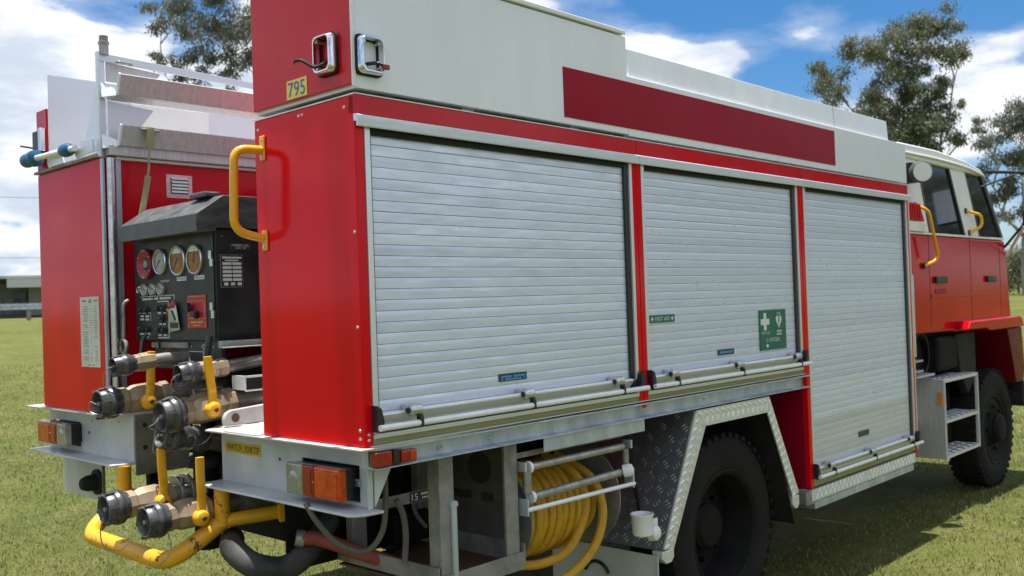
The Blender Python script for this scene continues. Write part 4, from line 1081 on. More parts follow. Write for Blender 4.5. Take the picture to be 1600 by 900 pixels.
def outlet(p0, r, length, dz, pipe_to, lever=None, loop=None, body='bronze', flange=False, cap_open=False):
    """ball-valve outlet pointing back: black lugged coupling and cap, hexagonal bronze body, pipe, yellow lever"""
    p0 = vec(p0); d = vec((length, 0, dz)).normalized()
    e = empty('outlet_valve', p0, truck)
    mb = MB()
    mb.lathe(p0, d, [(.028, r * .10), (.026, r * .66), (.012, r * .72), (.0, r * .80), (-.001, r * .88), (.006, r * .95), (.030, r * .97), (.034, r * 1.06), (.046, r * 1.10), (.050, r * 1.02), (.054, r * 1.02), (.056, r * 1.10), (.066, r * 1.06), (.070, r * .88), (.086, r * .86)], 28)
    e1 = vec((0, 0, 1)); e2 = d.cross(e1)
    for k in range(6):
        a = R(60 * k + 15); n = (e1 * math.cos(a) + e2 * math.sin(a)); t = d.cross(n)
        b0 = p0 + n * r * .95
        mb.hull([b0 - t * .006, b0 + t * .006, b0 + t * .006 + n * r * .10, b0 - t * .006 + n * r * .10], [q + d * .032 for q in (b0 - t * .006, b0 + t * .006, b0 + t * .006 + n * r * .14, b0 - t * .006 + n * r * .14)])
    mb.build('coupling', 'coupling_black', e, smooth=40)
    MB().lathe(p0 + d * .012, -d, [(0, r * .16), (.010, r * .14), (.012, r * .08)], 10).build('cap_pin', 'steel_pipe', e)
    L = length
    b0 = .078
    MB().lathe(p0, d, [(b0, r * .80), (b0 + .004, r * .88), (b0 + .034, r * .88), (b0 + .037, r * .80), (b0 + .045, r * .80), (b0 + .06, r * .92), (b0 + .075, r * .95), (L - .06, r * .95), (L - .045, r * .84), (L - .036, r * .80), (L - .034, r * .90), (L, r * .90), (L + .003, r * .82)], 8).build('valve_body', body, e, .002, smooth=28)
    if flange:
        for t in (.015, .060):
            MB().lathe(p0 + d * (L + t), d, [(0, r * 1.25), (.014, r * 1.25)], 22).build('pipe_flange', 'steel_pipe', e, .002)
        for k in range(4):
            a = R(90 * k + 45); n = (e1 * math.cos(a) + e2 * math.sin(a))
            MB().cyl(p0 + d * (L + .008) + n * r * 1.05, p0 + d * (L + .085) + n * r * 1.05, .006, seg=8).build('flange_bolt', 'steel_pipe', e)
    MB().tube([p0 + d * (L - .01), p0 + d * (L + .05), vec(pipe_to)], r * .62, 16).build('pipe', 'steel_pipe', e)
    if lever:
        hub, top = vec(lever[0]), vec(lever[1])
        MB().lathe(hub + vec((0, .03, 0)), (0, -1, 0), [(0, .024), (.018, .031), (.036, .031), (.048, .024), (.052, .014)], 18).build('lever_hub', 'yellow_paint', e)
        MB().lathe(hub + vec((0, -.0225, 0)), (0, -1, 0), [(0, .009), (.006, .008)], 6).build('hub_nut', 'rust_floor', e)
        m1 = hub.lerp(top, .30) + vec((.005, .004, 0)); m0 = hub + (top - hub) * .08
        MB().tube(smooth_path([m0, m1, hub.lerp(top, .40) + vec((.003, .0, 0)), hub.lerp(top, .7), top.lerp(hub, .05), top], 4), [1] * 20 + [.75], 8, flat=(.0165, .0085, (1, 0, 0))).build('lever', 'yellow_paint', e)
    if loop:
        MB().tube(smooth_path([p0 + vec(q) for q in loop], 6), .0022, 6).build('cap_lanyard', 'steel_pipe', e)
    return e


outlet((-0.205, 1.307, 1.414), .039, .165, .014, (0.30, 1.33, 1.43), loop=[(-.004, 0, 0), (-.02, .02, -.015), (-.02, .04, -.06), (.0, .05, -.12), (.05, .06, -.17)])
outlet((-0.080, 1.029, 1.380), .042, .200, .016, (0.60, 1.01, 1.44), loop=[(-.004, 0, 0), (-.02, .01, -.02), (-.01, .03, -.055), (.02, .03, -.075)])
outlet((-0.248, 1.356, 1.269), .059, .290, .018, (0.40, 1.36, 1.30), lever=((-0.072, 1.285, 1.267), (-0.053, 1.296, 1.465)), loop=[(-.004, 0, 0), (-.02, .02, .01), (-.015, .03, -.03), (.03, -.04, -.045), (.10, -.06, -.03), (.16, -.065, .01)])
outlet((-0.152, 1.036, 1.227), .064, .300, .030, (0.70, 1.02, 1.30), lever=((0.027, 0.965, 1.240), (0.015, 0.976, 1.445)), loop=[(-.004, 0, 0), (-.02, .0, -.02), (-.02, .05, -.04), (.02, .06, -.06)])
outlet((-0.100, 1.140, 1.150), .058, .190, -.050, (0.24, 1.20, 1.06), body='coupling_black', loop=[(-.004, 0, 0), (-.02, .02, -.03), (.0, .05, -.08), (.06, .05, -.075), (.14, -.06, -.05), (.20, -.06, .0)])
outlet((-0.302, 1.202, 0.886), .061, .265, .010, (0.30, 1.20, 0.92), lever=((-0.100, 1.135, 0.890), (-0.100, 1.142, 1.095)), flange=True, loop=[(-.002, 0, -.03), (-.01, .01, -.08), (.0, .0, -.14), (.05, -.04, -.15), (.10, -.06, -.08)])
outlet((-0.247, 0.998, 0.855), .061, .255, .004, (0.30, 1.00, 0.90), lever=((-0.055, 0.930, 0.846), (-0.050, 0.938, 1.072)), loop=[(.07, -.04, -.04), (.08, -.05, -.10), (.05, -.04, -.15), (.02, 0.0, -.17)])
MB().lathe((0.13, 0.99, 0.87), (1, 0, 0), [(0, .075), (.03, .08), (.05, .08), (.09, .055), (.3, .055)], 20).build('pipe_elbow', 'steel_pipe', truck)
for y, z, s in ((1.00, .935, '12'), (1.03, 1.322, '2'), (1.10, 1.300, '3'), (1.14, .955, '7')):
    px = {'12': .005, '2': .17, '3': .02, '7': -.02}[s]
    bx('number_tag', 'ink', px, px + .004, y - .016, y + .016, z - .014, z + .014)
    text(s, (px - .0006, y, z), **REAR, w=.009 * len(s), h=.018, m='sticker_white', parent=truck, name='tag_lettering')

# black suction hose and red delivery hose under the tray
MB().tube(smooth_path([(0.10, 0.98, 0.73), (0.0, 0.80, 0.735), (0.01, 0.68, 0.695), (0.09, 0.61, 0.678), (0.18, 0.59, 0.725), (0.30, 0.62, 0.82)], 8), [.045 + .0012 * (i % 2) for i in range(41)], 16).build('suction_hose', 'dusty_rubber', truck)
MB().tube(smooth_path([(0.135, 0.56, 0.785), (0.19, 0.52, 0.775), (0.30, 0.40, 0.715), (0.42, 0.28, 0.655), (0.56, 0.20, 0.615), (0.75, 0.25, 0.58)], 8), .026, 12).build('delivery_hose', 'red_hose', truck)
MB().lathe((0.12, 0.575, 0.788), (.8, -.5, -.2), [(0, .030), (.03, .031)], 14).build('hose_clip', 'steel_pipe', truck)
MB().tube(smooth_path([(-0.02, 0.30, 0.97), (0.0, 0.27, 0.91), (0.05, 0.22, 0.83), (0.12, 0.17, 0.80), (0.17, 0.14, 0.86), (0.18, 0.13, 0.97), (0.18, 0.13, 1.08)], 8), .010, 9).build('drain_hose', 'thin_hose', truck)
MB().tube(smooth_path([(0.25, 0.16, 0.95), (0.27, 0.15, 0.90), (0.28, 0.15, 0.82), (0.27, 0.15, 0.73)], 6), .011, 9).build('drain_hose', 'thin_hose', truck)
MB().tube(smooth_path([(0.48, 0.35, 0.92), (0.49, 0.34, 0.84), (0.53, 0.33, 0.78)], 6), .008, 8).build('drain_hose', 'thin_hose', truck)

# --- galvanised under-frame bin
uf = empty('under_frame', (0.52, 0.3, 0.66), truck)
for (x0, x1, y0, y1) in ((.333, .400, .030, .040), (.333, .343, .0405, .090), (.655, .722, .030, .040), (.712, .722, .0405, .10), (.333, .40, .52, .56), (.66, .72, .52, .56)):
    MB().box(x0, x1, y0, y1, .69, 1.098).build('upright', 'galvanised_dirty', uf, .002)
MB().cyl((.392, .026, .92), (.392, .026, .66), .012, seg=10).build('latch_rod', 'galvanised', uf)
MB().lathe((.392, .026, .92), (0, 0, 1), [(0, .017), (.012, .017), (.018, .010)], 12).build('latch_pin', 'galvanised', uf)
MB().box(.325, .735, .020, .029, .628, .692).build('bin_side', 'galvanised_dirty', uf, .002)
MB().box(.318, .326, .030, .60, .660, .720).build('bin_side', 'galvanised_dirty', uf, .002)
MB().box(.735, .742, .020, .60, .628, .720).build('bin_side', 'galvanised_dirty', uf, .002)
bx('bin_floor', 'rust_floor', .327, .734, .030, .60, .640, .648, uf)
# inner bulkhead with its hole and slots
bx('bulkhead', 'bulkhead_steel', .7435, .749, .055, .60, .70, 1.097, uf)
MB().lathe((.7432, .250, .978), (-1, 0, 0), [(0, .062), (.001, .062)], 24).build('bulkhead_hole', 'ink', uf)
bx('bulkhead_slot', 'ink', .7422, .7432, .30, .40, .853, .884, uf); bx('bulkhead_slot', 'ink', .7422, .7432, .18, .245, .853, .886, uf)
bx('back_wall', 'chassis', .10, .742, .606, .612, .66, 1.10, uf)
bx('bulkhead_box', 'chassis', .52, .70, .50, .597, .68, .80, uf, .01)
MB().box(.19, .52, .20, .206, .915, .955).build('cross_strap', 'galvanised_dirty', uf, .002)
lb = bx('number_label', 'ink', .345, .478, .1985, .1998, .918, .952, uf)
text('15', (.367, .1978, .935), **SIDE, w=.028, h=.024, m='sticker_white', parent=uf)
print_bars((.430, .1978, .942), **SIDE, w=.070, h=.008, m='sticker_white', words=(7, 3), parent=uf)
print_bars((.430, .1978, .928), **SIDE, w=.060, h=.007, m='sticker_white', words=(5, 2), parent=uf)

# --- hose reel with yellow hose and roller fairlead
hr = empty('hose_reel', (1.1, .28, .77), truck)
RC = vec((0, .265, .775))
for xx in (.812, 1.365):
    MB().lathe((xx, RC.y, RC.z), (1, 0, 0), [(0, .06), (.002, .205), (.004, .212), (.010, .212), (.012, .205), (.014, .06)], 40).build('reel_flange', 'galvanised_dirty', hr)
MB().cyl((.82, RC.y, RC.z), (1.37, RC.y, RC.z), .09, seg=24).build('reel_drum', 'chassis', hr)
for k in range(11):
    x = .850 + k * .0405
    rr = .172 + .004 * math.sin(k * 2.1)
    if k > 7: rr = .150
    pts = [(x + .012 * math.sin(R(a)) + .006 * random.random(), RC.y - rr * math.cos(R(a)), RC.z + rr * math.sin(R(a))) for a in range(0, 360, 12)]
    MB().tube(pts, .0185, 9, closed=True).build('hose_coil', 'yellow_hose', hr)
MB().tube(smooth_path([(1.13, .26, .975), (1.15, .11, .90), (1.165, .075, .79), (1.13, .085, .68), (1.06, .11, .60), (.96, .15, .575), (.87, .20, .58)], 7), .0185, 10).build('hose_loop', 'yellow_hose', hr)
MB().tube(smooth_path([(1.20, .26, .965), (1.235, .10, .88), (1.250, .055, .76), (1.215, .055, .64), (1.14, .08, .55), (1.03, .11, .50), (.93, .16, .50)], 7), .0185, 10).build('hose_loop', 'yellow_hose', hr)
fl = empty('roller_fairlead', (1.06, .02, .93), truck)
for xa, xb, z0, z1, r, y in ((.752, 1.362, .998, 0.996, .0125, .020), (.780, 1.330, .886, .892, .0125, .012),):
    pass
MB().cyl((.775, .025, .995), (1.360, .025, .995), .0150, seg=16).build('roller', 'steel_pipe', fl)
MB().cyl((.785, .018, .884), (1.330, .018, .893), .0160, seg=16).build('roller', 'steel_pipe', fl)
MB().cyl((.735, .000, .845), (1.400, .000, .838), .0090, seg=12).build('guard_bar', 'white_rail', fl)
MB().cyl((.762, .020, .905), (.762, .020, .985), .0175, seg=14).build('side_roller', 'steel_pipe', fl)
MB().cyl((1.372, .020, .905), (1.372, .020, .985), .0145, seg=14).build('side_roller', 'steel_pipe', fl)
for x, z in ((.786, .995), (.796, .884)):
    MB().lathe((x - .018, .022, z), (1, 0, 0), [(0, .022), (.005, .024), (.012, .024), (.016, .017)], 16).build('roller_end', 'white_rail', fl)
MB().lathe((1.345, .012, .896), (.5, -.8, .2), [(0, .026), (.03, .026), (.040, .020), (.044, .008)], 16).build('roller_end', 'white_cream', fl)
for x in (.738, 1.392):
    MB().box(x - .006, x + .006, .0, .045, .985, 1.02).box(x - .005, x + .005, -.006, .04, .822, .885).build('bracket', 'galvanised', fl, .002)
bx('bracket_bar', 'galvanised_dirty', .73, 1.40, .048, .060, 1.03, 1.05, fl)

# --- rear mudguard: folded tread-plate lip and sheets
mg = empty('rear_mudguard', (2.25, .2, .8), truck)


def lip(name, pts, y0, y1, th, studs):
    """flat trim band lying in the side plane, between outer and inner outline"""
    mb = MB(); a, b, c, d = pts
    mb.hull([(p[0], y0, p[1]) for p in (a, b, c, d)], [(p[0], y1, p[1]) for p in (a, b, c, d)])
    A, B, C_, D = [vec((p[0], y0, p[1])) for p in (a, b, c, d)]
    n = studs
    for i in range(n):
        for j in range(2):
            s_ = (i + (.3 if j else .75)) / n; t_ = .27 if j else .73
            p = A.lerp(B, s_).lerp(D.lerp(C_, s_), t_)
            u = (B - A).normalized(); w_ = (D - A).normalized()
            stud(mb, p, (u + w_ * (1.2 if j else -1.2)).normalized(), (u - w_ * (1.2 if j else -1.2)).normalized(), (0, -1, 0), .021, .012, .004)
    return mb.build(name, 'tread_plate', mg, smooth=0)


# outer (a..b) and inner (d..c) edges of each band
lip('arch_lip', [(1.885, 1.090), (2.562, 1.090), (2.541, 1.012), (1.962, 1.012)], -.004, .004, .008, 13)
lip('arch_lip', [(1.592, .520), (1.884, 1.088), (1.960, 1.010), (1.668, .510)], -.004, .004, .008, 15)
lip('arch_lip', [(2.564, 1.088), (2.842, .560), (2.775, .545), (2.543, 1.010)], -.004, .004, .008, 13)
for x0, x1, z0, z1 in ((1.578, 1.668, .455, .512), (2.770, 2.842, .480, .548)):
    MB().prism([(x0, z1), (x1, z1), (x1, z0 + .02), (x1 - .02, z0), (x0 + .03, z0), (x0, z0 + .025)], 'y', -.005, .05).build('lip_foot', 'tread_plate', mg, .004)
tread_plate('rear_sheet', [(1.592, .004, .512), (1.590, .60, .512), (1.884, .60, 1.092), (1.884, .004, 1.092)], mg, nrm=(-1, 0, .5), pitch=.058, l=.017, w=.0045, m='tread_plate_shaded')
MB().hull([(1.890, .006, 1.07), (2.556, .006, 1.07), (2.556, .60, 1.07), (1.890, .60, 1.07)], [(1.890, .006, 1.064), (2.556, .006, 1.064), (2.556, .60, 1.064), (1.890, .60, 1.064)]).build('inner_sheet', 'rubber', mg)
MB().hull([(2.560, .006, 1.068), (2.800, .006, .40), (2.800, .60, .40), (2.560, .60, 1.068)], [(2.566, .006, 1.068), (2.806, .006, .40), (2.806, .60, .40), (2.566, .60, 1.068)]).build('inner_sheet', 'rubber', mg)
bx('inner_wall', 'rubber', 1.62, 2.80, .605, .611, .45, 1.09, mg)
MB().hull([(1.535, .16, 1.03), (1.590, .16, 1.03), (1.655, .16, .66), (1.642, .16, .66)], [(1.535, .165, 1.03), (1.590, .165, 1.03), (1.655, .165, .66), (1.642, .165, .66)]).build('brace', 'chassis', mg)
bx('mudflap', 'mudflap', 1.548, 1.556, .0, .60, .20, .500, mg, .002)
bx('mudflap_edge', 'galvanised', 1.540, 1.5475, -.004, .002, .20, .505, mg)
MB().tube(arc((1.54, .33, .36), .07, 20, 160, 14, (0, 1, 0), (0, 0, 1)), .008, 8).build('flap_handle', 'black_plastic', mg)
# white cable cup on the mudguard corner
mb = MB().lathe((1.435, -.008, .615), (0, 0, 1), [(0, .036), (.004, .042), (.082, .046), (.088, .050), (.092, .050), (.092, .042), (.06, .038)], 22)
mb.lathe((1.500, .000, .612), (.2, -.9, .1), [(0, .036), (.03, .034), (.042, .022), (.045, .008)], 16).box(1.44, 1.56, .000, .012, .600, .665).build('fairlead_cup', 'white_cream', mg, .002)

# --- tread step under the third compartment
ts = empty('side_step', (3.7, .1, .48), truck)
mb = MB().prism([(-.006, .545), (-.006, .485), (.01, .470), (.20, .470), (.20, .545)], 'x', 2.985, 4.45)
for i in range(27):
    for j in range(2):
        stud(mb, (3.05 + i * .052 + j * .026, -.006, .502 + j * .026), (.35, 0, .94), (.94, 0, -.35), (0, -1, 0), .020, .0085, .0035)
mb.build('step_face', 'tread_plate', ts, smooth=0)
MB().box(3.04, 4.445, .004, .20, .432, .4695).build('step_rail', 'galvanised', ts, .004)
MB().box(2.93, 3.04, -.002, .10, .465, .540).build('step_end', 'galvanised_dirty', ts, .008)


# --- wheels
def wheel(cx, y0, y1, r, dish, dual=False):
    e = empty('wheel', (cx, (y0 + y1) / 2, r), truck)
    s = 1 if y1 > y0 else -1; w = abs(y1 - y0)
    prof = [(0.030, r * .60), (.004, r * .66), (0, r * .78), (.006, r * .90), (.022, r * .965), (.040, r * .99), (w / 2, r), (w - .040, r * .99), (w - .022, r * .965), (w - .006, r * .90), (w, r * .78), (w - .004, r * .66), (w - .03, r * .60)]
    MB().lathe((cx, y0, r), (0, s, 0), prof, 56, cap=False).build('tyre', 'tyre', e, smooth=50)
    mb = MB().lathe((cx, y0 + s * .03, r), (0, s, 0), [(0, r * .93), (w - .06, r * .93)], 44, cap=False)
    for k in range(44):
        a = 2 * math.pi * k / 44
        n = vec((math.cos(a), 0, math.sin(a))); t = vec((-math.sin(a), 0, math.cos(a)))
        for off in (0, 1):
            yy = y0 + s * (.012 if off == 0 else w - .075)
            c = vec((cx, yy, r)) + n * r * .965
            aa = [c - t * .016, c + t * .016, c + t * .014 + n * .021 * r / .46, c - t * .014 + n * .021 * r / .46]
            mb.hull(aa, [q + vec((0, s * .063, 0)) for q in aa])
    mb.build('tread', 'tyre', e)
    rim = [(.030, r * .615), (.012, r * .635), (.008, r * .61), (.020, r * .575), (dish * .5, r * .53), (dish, r * .50), (dish, r * .30), (dish - .03, r * .27), (dish - .035, r * .10)]
    MB().lathe((cx, y0, r), (0, s, 0), rim, 40, cap=False).build('rim', 'chassis', e)
    MB().lathe((cx, y0 + s * dish, r), (0, -s, 0), [(0, r * .26), (.05, r * .25), (.075, r * .20), (.085, r * .08)], 24).build('hub', 'chassis', e)
    for k in range(8):
        a = R(45 * k)
        MB().cyl((cx + r * .36 * math.cos(a), y0 + s * dish, r + r * .36 * math.sin(a)), (cx + r * .36 * math.cos(a), y0 + s * (dish - .03), r + r * .36 * math.sin(a)), .013, seg=6).build('wheel_nut', 'chassis', e)
    return e


wheel(2.26, .075, .365, .465, .17, True)
wheel(2.26, 2.475, 2.185, .465, .17, True)
wheel(6.42, .085, .345, .468, .035)
wheel(6.42, 2.465, 2.205, .468, .035)
for cx in (2.26, 6.42): MB().cyl((cx, .30, .467), (cx, 2.25, .467), .075, seg=14).build('axle', 'chassis', truck)
for y in (.86, 1.66): bx('chassis_rail', 'chassis', .45, 6.9, y, y + .08, .70, .96)
bx('left_light_blocker', 'red_paint', 3.0, 4.47, 1.95, 2.54, .55, 1.17)  # unseen far-side boxes, added to keep light out from under the truck
bx('left_light_blocker', 'red_paint', .95, 1.6, 1.95, 2.54, .55, 1.17)
bx('fuel_tank', 'chassis', 3.1, 4.4, .25, .80, .52, 1.10, bev=.02)

# --- cab
cab = empty('cab', (5.7, 1.25, 1.3), truck)
CY = .10
body = [(4.64, 1.985), (4.64, 1.295), (5.60, 1.285), (5.62, 1.275), (6.90, 1.26), (6.965, 1.33), (6.90, 1.80), (6.86, 1.985)]
MB().prism(body, 'y', CY, 2.40).build('cab_body', 'cab_red', cab, .02, seg=3)
bx('belt_strip', 'white_cream', 4.645, 6.83, CY - .003, 2.403, 1.986, 2.002, cab, .003)
# pillars and roof (upper half tapers inwards slightly)
IN = .035


def pillar(name, m, q, th=.05):
    """q: outline (x,z) on the door plane, leaning inward with height"""
    def y(z): return CY + IN * (z - 1.99) / .53
    MB().hull([(p[0], y(p[1]), p[1]) for p in q], [(p[0], y(p[1]) + th, p[1]) for p in q]).build(name, m, cab, .006)


pillar('pillar', 'white_cream', [(4.645, 2.003), (5.150, 2.003), (5.050, 2.515), (4.690, 2.515)])
pillar('pillar', 'white_cream', [(5.915, 2.003), (6.225, 2.003), (6.040, 2.515), (5.715, 2.515)])
pillar('windscreen_pillar', 'black_plastic', [(6.775, 2.003), (6.845, 2.003), (6.500, 2.500), (6.420, 2.500)])
pillar('window_frame', 'black_plastic', [(5.150, 2.003), (5.195, 2.003), (5.095, 2.515), (5.050, 2.515)], .03)
pillar('window_frame', 'black_plastic', [(5.880, 2.003), (5.914, 2.003), (5.714, 2.515), (5.680, 2.515)], .03)
pillar('window_frame', 'black_plastic', [(6.226, 2.003), (6.262, 2.003), (6.075, 2.515), (6.041, 2.515)], .03)


def glass(name, q):
    def y(z): return CY + .014 + IN * (z - 1.99) / .53
    MB().hull([(p[0], y(p[1]), p[1]) for p in q], [(p[0], y(p[1]) + .006, p[1]) for p in q]).build(name, 'dark_glass', cab)


glass('rear_window', [(5.19, 2.003), (5.885, 2.003), (5.69, 2.515), (5.09, 2.515)])
glass('door_window', [(6.255, 2.003), (6.78, 2.003), (6.43, 2.500), (6.07, 2.515)])
bx('cab_rear_wall', 'white_cream', 4.645, 4.66, CY + .06, 2.34, 2.003, 2.515, cab)
MB().hull([(6.87, .16, 2.003), (6.87, 2.34, 2.003), (6.855, 2.34, 2.003), (6.855, .16, 2.003)], [(6.50, .19, 2.50), (6.50, 2.31, 2.50), (6.485, 2.31, 2.50), (6.485, .19, 2.50)]).build('windscreen', 'dark_glass', cab)
bx('far_side_wall', 'white_cream', 4.66, 6.45, 2.33, 2.36, 2.003, 2.515, cab)
roof = [(4.640, 2.516), (4.640, 2.575), (4.72, 2.612), (5.4, 2.618), (6.05, 2.590), (6.40, 2.545), (6.52, 2.500), (6.44, 2.498)]
MB().prism(roof, 'y', .118, 2.34).build('roof', 'white_cream', cab, .015, seg=3)
MB().tube(smooth_path([(4.66, .112, 2.545), (5.4, .108, 2.548), (6.0, .108, 2.535), (6.43, .112, 2.500)], 6), .008, 8).build('drip_moulding', 'white_cream', cab)
# red louvred intake behind the door
it = empty('air_intake', (4.60, .08, 2.12), cab)
MB().prism([(4.56, 2.075), (5.02, 2.075), (4.93, 2.200), (4.56, 2.200)], 'y', .080, .098).build('intake_body', 'red_paint_faded', it, .006)
for k in range(9):
    x = 4.585 + k * .040
    bx('intake_slat', 'red_paint_faded', x, x + .020, .068, .0795, 2.085, 2.188, it, .003)
bx('intake_base', 'white_cream', 4.565, 5.03, .080, .099, 2.003, 2.072, cab, .004)
# door outlines, handles, lower trim
for x, z0, z1 in ((5.12, 1.34, 1.98), (5.98, 1.33, 1.98), (6.70, 1.36, 1.97)):
    bx('door_gap', 'ink', x, x + .008, CY - .0012, CY + .001, z0, z1, cab)
for x in (5.205, 6.335):
    MB().box(x, x + .22, CY - .022, CY - .001, 1.640, 1.690).build('door_handle', 'black_plastic', cab, .008)
bx('handle_recess', 'red_film_and_shade', 5.215, 5.43, CY - .003, CY - .0005, 1.565, 1.60, cab)
bx('door_crease', 'cab_red', 5.13, 6.69, CY - .006, CY - .0005, 1.535, 1.560, cab, .003)


def cab_grip(pts, r=.0115):
    MB().tube(round_path(pts, .06, 6), r, 10).build('grab_rail', 'yellow_paint', cab)
    for p in (pts[0], pts[-1]):
        MB().lathe(vec(p) + vec((0, -.008, 0)), (0, 1, 0), [(0, .022), (.012, .022)], 12).build('grab_foot', 'black_plastic', cab)


cab_grip([(4.90, .10, 2.185), (4.96, .03, 2.150), (5.06, .03, 1.93), (5.12, .03, 1.81), (5.00, .09, 1.765)])
cab_grip([(5.96, .11, 2.195), (6.10, .04, 2.165), (6.11, .04, 2.075), (5.99, .10, 2.025)])
# spot lamp on the cab corner
sp = empty('spot_lamp', (4.72, .03, 2.40), truck)
MB().lathe((4.755, -.015, 2.395), (.70, .71, .05), [(0, .066), (.006, .074), (.020, .076), (.05, .074), (.095, .062), (.12, .035), (.125, .01)], 24, cap=False).build('shell', 'black_worn', sp)
MB().lathe((4.757, -.013, 2.395), (.70, .71, .05), [(0, .066), (.010, .060), (.012, .01)], 24).build('lens', 'white_cream', sp)
bx('bracket', 'black_plastic', 4.76, 4.84, .06, .12, 2.33, 2.47, sp, .005)
# front mudguard ledge and engine-side dark skirt
MB().hull([(5.60, .004, 1.290), (5.66, .004, 1.352), (6.90, .004, 1.352), (6.985, .004, 1.262), (6.10, .004, 1.262), (6.02, .004, 1.285)],
          [(5.60, .30, 1.290), (5.66, .30, 1.352), (6.90, .30, 1.352), (6.985, .30, 1.262), (6.10, .30, 1.262), (6.02, .30, 1.285)]).build('front_mudguard', 'cab_red', cab, .012, seg=3)
MB().prism([(5.72, 1.255), (6.15, 1.258), (6.15, .90), (5.95, .78), (5.80, .95)], 'y', .14, .20).build('mudguard_liner', 'rubber', cab, .01)
MB().prism([(6.60, 1.255), (6.985, 1.258), (7.03, .90), (6.98, .80), (6.78, .80), (6.72, .98)], 'y', .03, .36).build('front_skirt', 'skirt_red', cab, .01)
bx('front_bumper', 'black_plastic', 6.99, 7.16, .02, 2.48, .58, .80, cab, .03)
bx('inner_guard', 'chassis', 4.70, 6.95, .36, .42, .62, 1.285, cab)
bx('engine_box', 'chassis', 4.66, 5.72, .22, .60, .98, 1.285, cab, .03)
MB().lathe((5.12, .20, 1.135), (0, -1, 0), [(0, .17), (.02, .17), (.024, .155), (.02, .14)], 26, cap=False).build('filter_rim', 'rubber', cab)
bx('battery_cover', 'chassis', 5.30, 5.70, .12, .30, 1.00, 1.25, cab, .03)
MB().box(4.54, 4.86, .07, .22, 1.105, 1.12).box(4.56, 4.80, .10, .22, 1.05, 1.105).box(4.54, 4.86, .07, .22, 1.035, 1.05).build('air_duct', 'galvanised', truck, .004)
bx('gap_light_blocker', 'chassis', 4.475, 4.66, .16, 2.42, 2.20, 2.24)  # added cover that stops sunlight falling between body and cab
bx('amber_marker', 'amber_marker', 4.470, 4.490, -.012, -.001, 1.095, 1.215, bev=.004)
MB().cyl((4.53, .0, 1.16), (4.53, .0, 1.70), .009, seg=10).build('side_tube', 'stainless', truck)

# --- cab steps
cs = empty('cab_steps', (5.5, .15, .42), truck)
SX0, SX1, SY0, SY1 = 5.15, 5.875, .045, .235
for z in (.955, .668, .418):
    tread_plate('tread', [(SX0, SY0, z), (SX1, SY0, z), (SX1, SY1, z), (SX0, SY1, z)], cs, t=.022, pitch=.055, nrm=(0, 0, 1), h=.003)
for x in (SX0, SX1 - .028): MB().box(x, x + .028, SY0 - .004, SY0 + .018, .394, .957).build('upright', 'aluminium_worn', cs, .003)
MB().box(SX0 - .004, SX0 - .0005, SY0, SY1 + .02, .394, .957).build('side_panel', 'aluminium_worn', cs)
bx('back_panel', 'chassis', SX0, SX1, SY1 + .02, SY1 + .03, .394, .95, cs)
bx('upper_shelf', 'aluminium_worn', 4.80, SX0 - .005, .10, .235, .99, 1.005, cs)
bx('shelf_face', 'galvanised', 4.62, SX0 - .005, .235, .245, .64, 1.0, cs)
bx('black_box', 'black_plastic', 4.58, 4.80, .20, .23, .76, .98, cs, .01)
bx('amber_reflector', 'amber_marker', SX0 - .012, SX0 - .0045, .055, .085, .775, .865, cs)

# --- exterior mirror on its bracket
mr = empty('mirror', (6.6, 0, 2.35), cab)
MB().tube([(6.40, .10, 2.530), (6.66, -.13, 2.515), (6.78, -.22, 2.512)], .013, 8).build('mirror_arm', 'black_plastic', mr)
MB().tube([(6.66, -.12, 2.515), (6.64, -.115, 2.10), (6.86, .10, 1.93)], .011, 8).build('mirror_arm', 'black_plastic', mr)
MB().tube([(6.30, .10, 2.40), (6.55, -.10, 2.50)], .008, 8).build('mirror_stay', 'black_plastic', mr)
MB().tube([(6.64, -.115, 2.08), (6.92, .10, 1.86)], .012, 8).build('mirror_stay', 'white_rail', mr)
MB().box(6.60, 6.66, -.30, -.115, 2.18, 2.495).build('mirror_shell', 'black_plastic', mr, .02)
bx('mirror_glass', 'chrome', 6.590, 6.597, -.29, -.13, 2.20, 2.475, mr)

# --- ladder rack on top of the left locker
rk = empty('ladder_rack', (0.5, 2.1, 2.35), truck)
bx('side_plate', 'aluminium', 0.010, 1.60, 2.418, 2.424, 2.345, 2.800, rk, .001)
bx('floor_plate', 'aluminium_worn', 0.02, 1.60, 1.84, 2.415, 2.340, 2.352, rk)
bx('inner_panel', 'white_cream', 0.42, 0.86, 2.405, 2.412, 2.580, 2.71, rk, .002)
bx('panel_ledge', 'aluminium_worn', 0.30, 0.87, 2.396, 2.4045, 2.566, 2.579, rk)
MB().box(-.008, .0, 1.815, 1.840, 2.320, 2.790).box(.0005, .030, 1.836, 1.840, 2.320, 2.790).build('upright', 'aluminium', rk, .001)
MB().lathe((.028, 1.83, 2.780), (0, 0, 1), [(0, .020), (.045, .020), (.047, .024), (.058, .024), (.060, .019), (.085, .019)], 14).build('pivot_pin', 'steel_pipe', rk)
MB().hull([(.0, 1.828, 2.752), (.0, 1.828, 2.788), (.0, 1.834, 2.788), (.0, 1.834, 2.752)], [(1.2, 1.828, 2.718), (1.2, 1.828, 2.750), (1.2, 1.834, 2.750), (1.2, 1.834, 2.718)]).build('top_rail', 'aluminium', rk, .002)
MB().tube(round_path([(.085, 1.827, 2.755), (.085, 1.812, 2.756), (.150, 1.812, 2.754), (.150, 1.827, 2.753)], .008, 4), .005, 8).build('rail_handle', 'steel_pipe', rk)
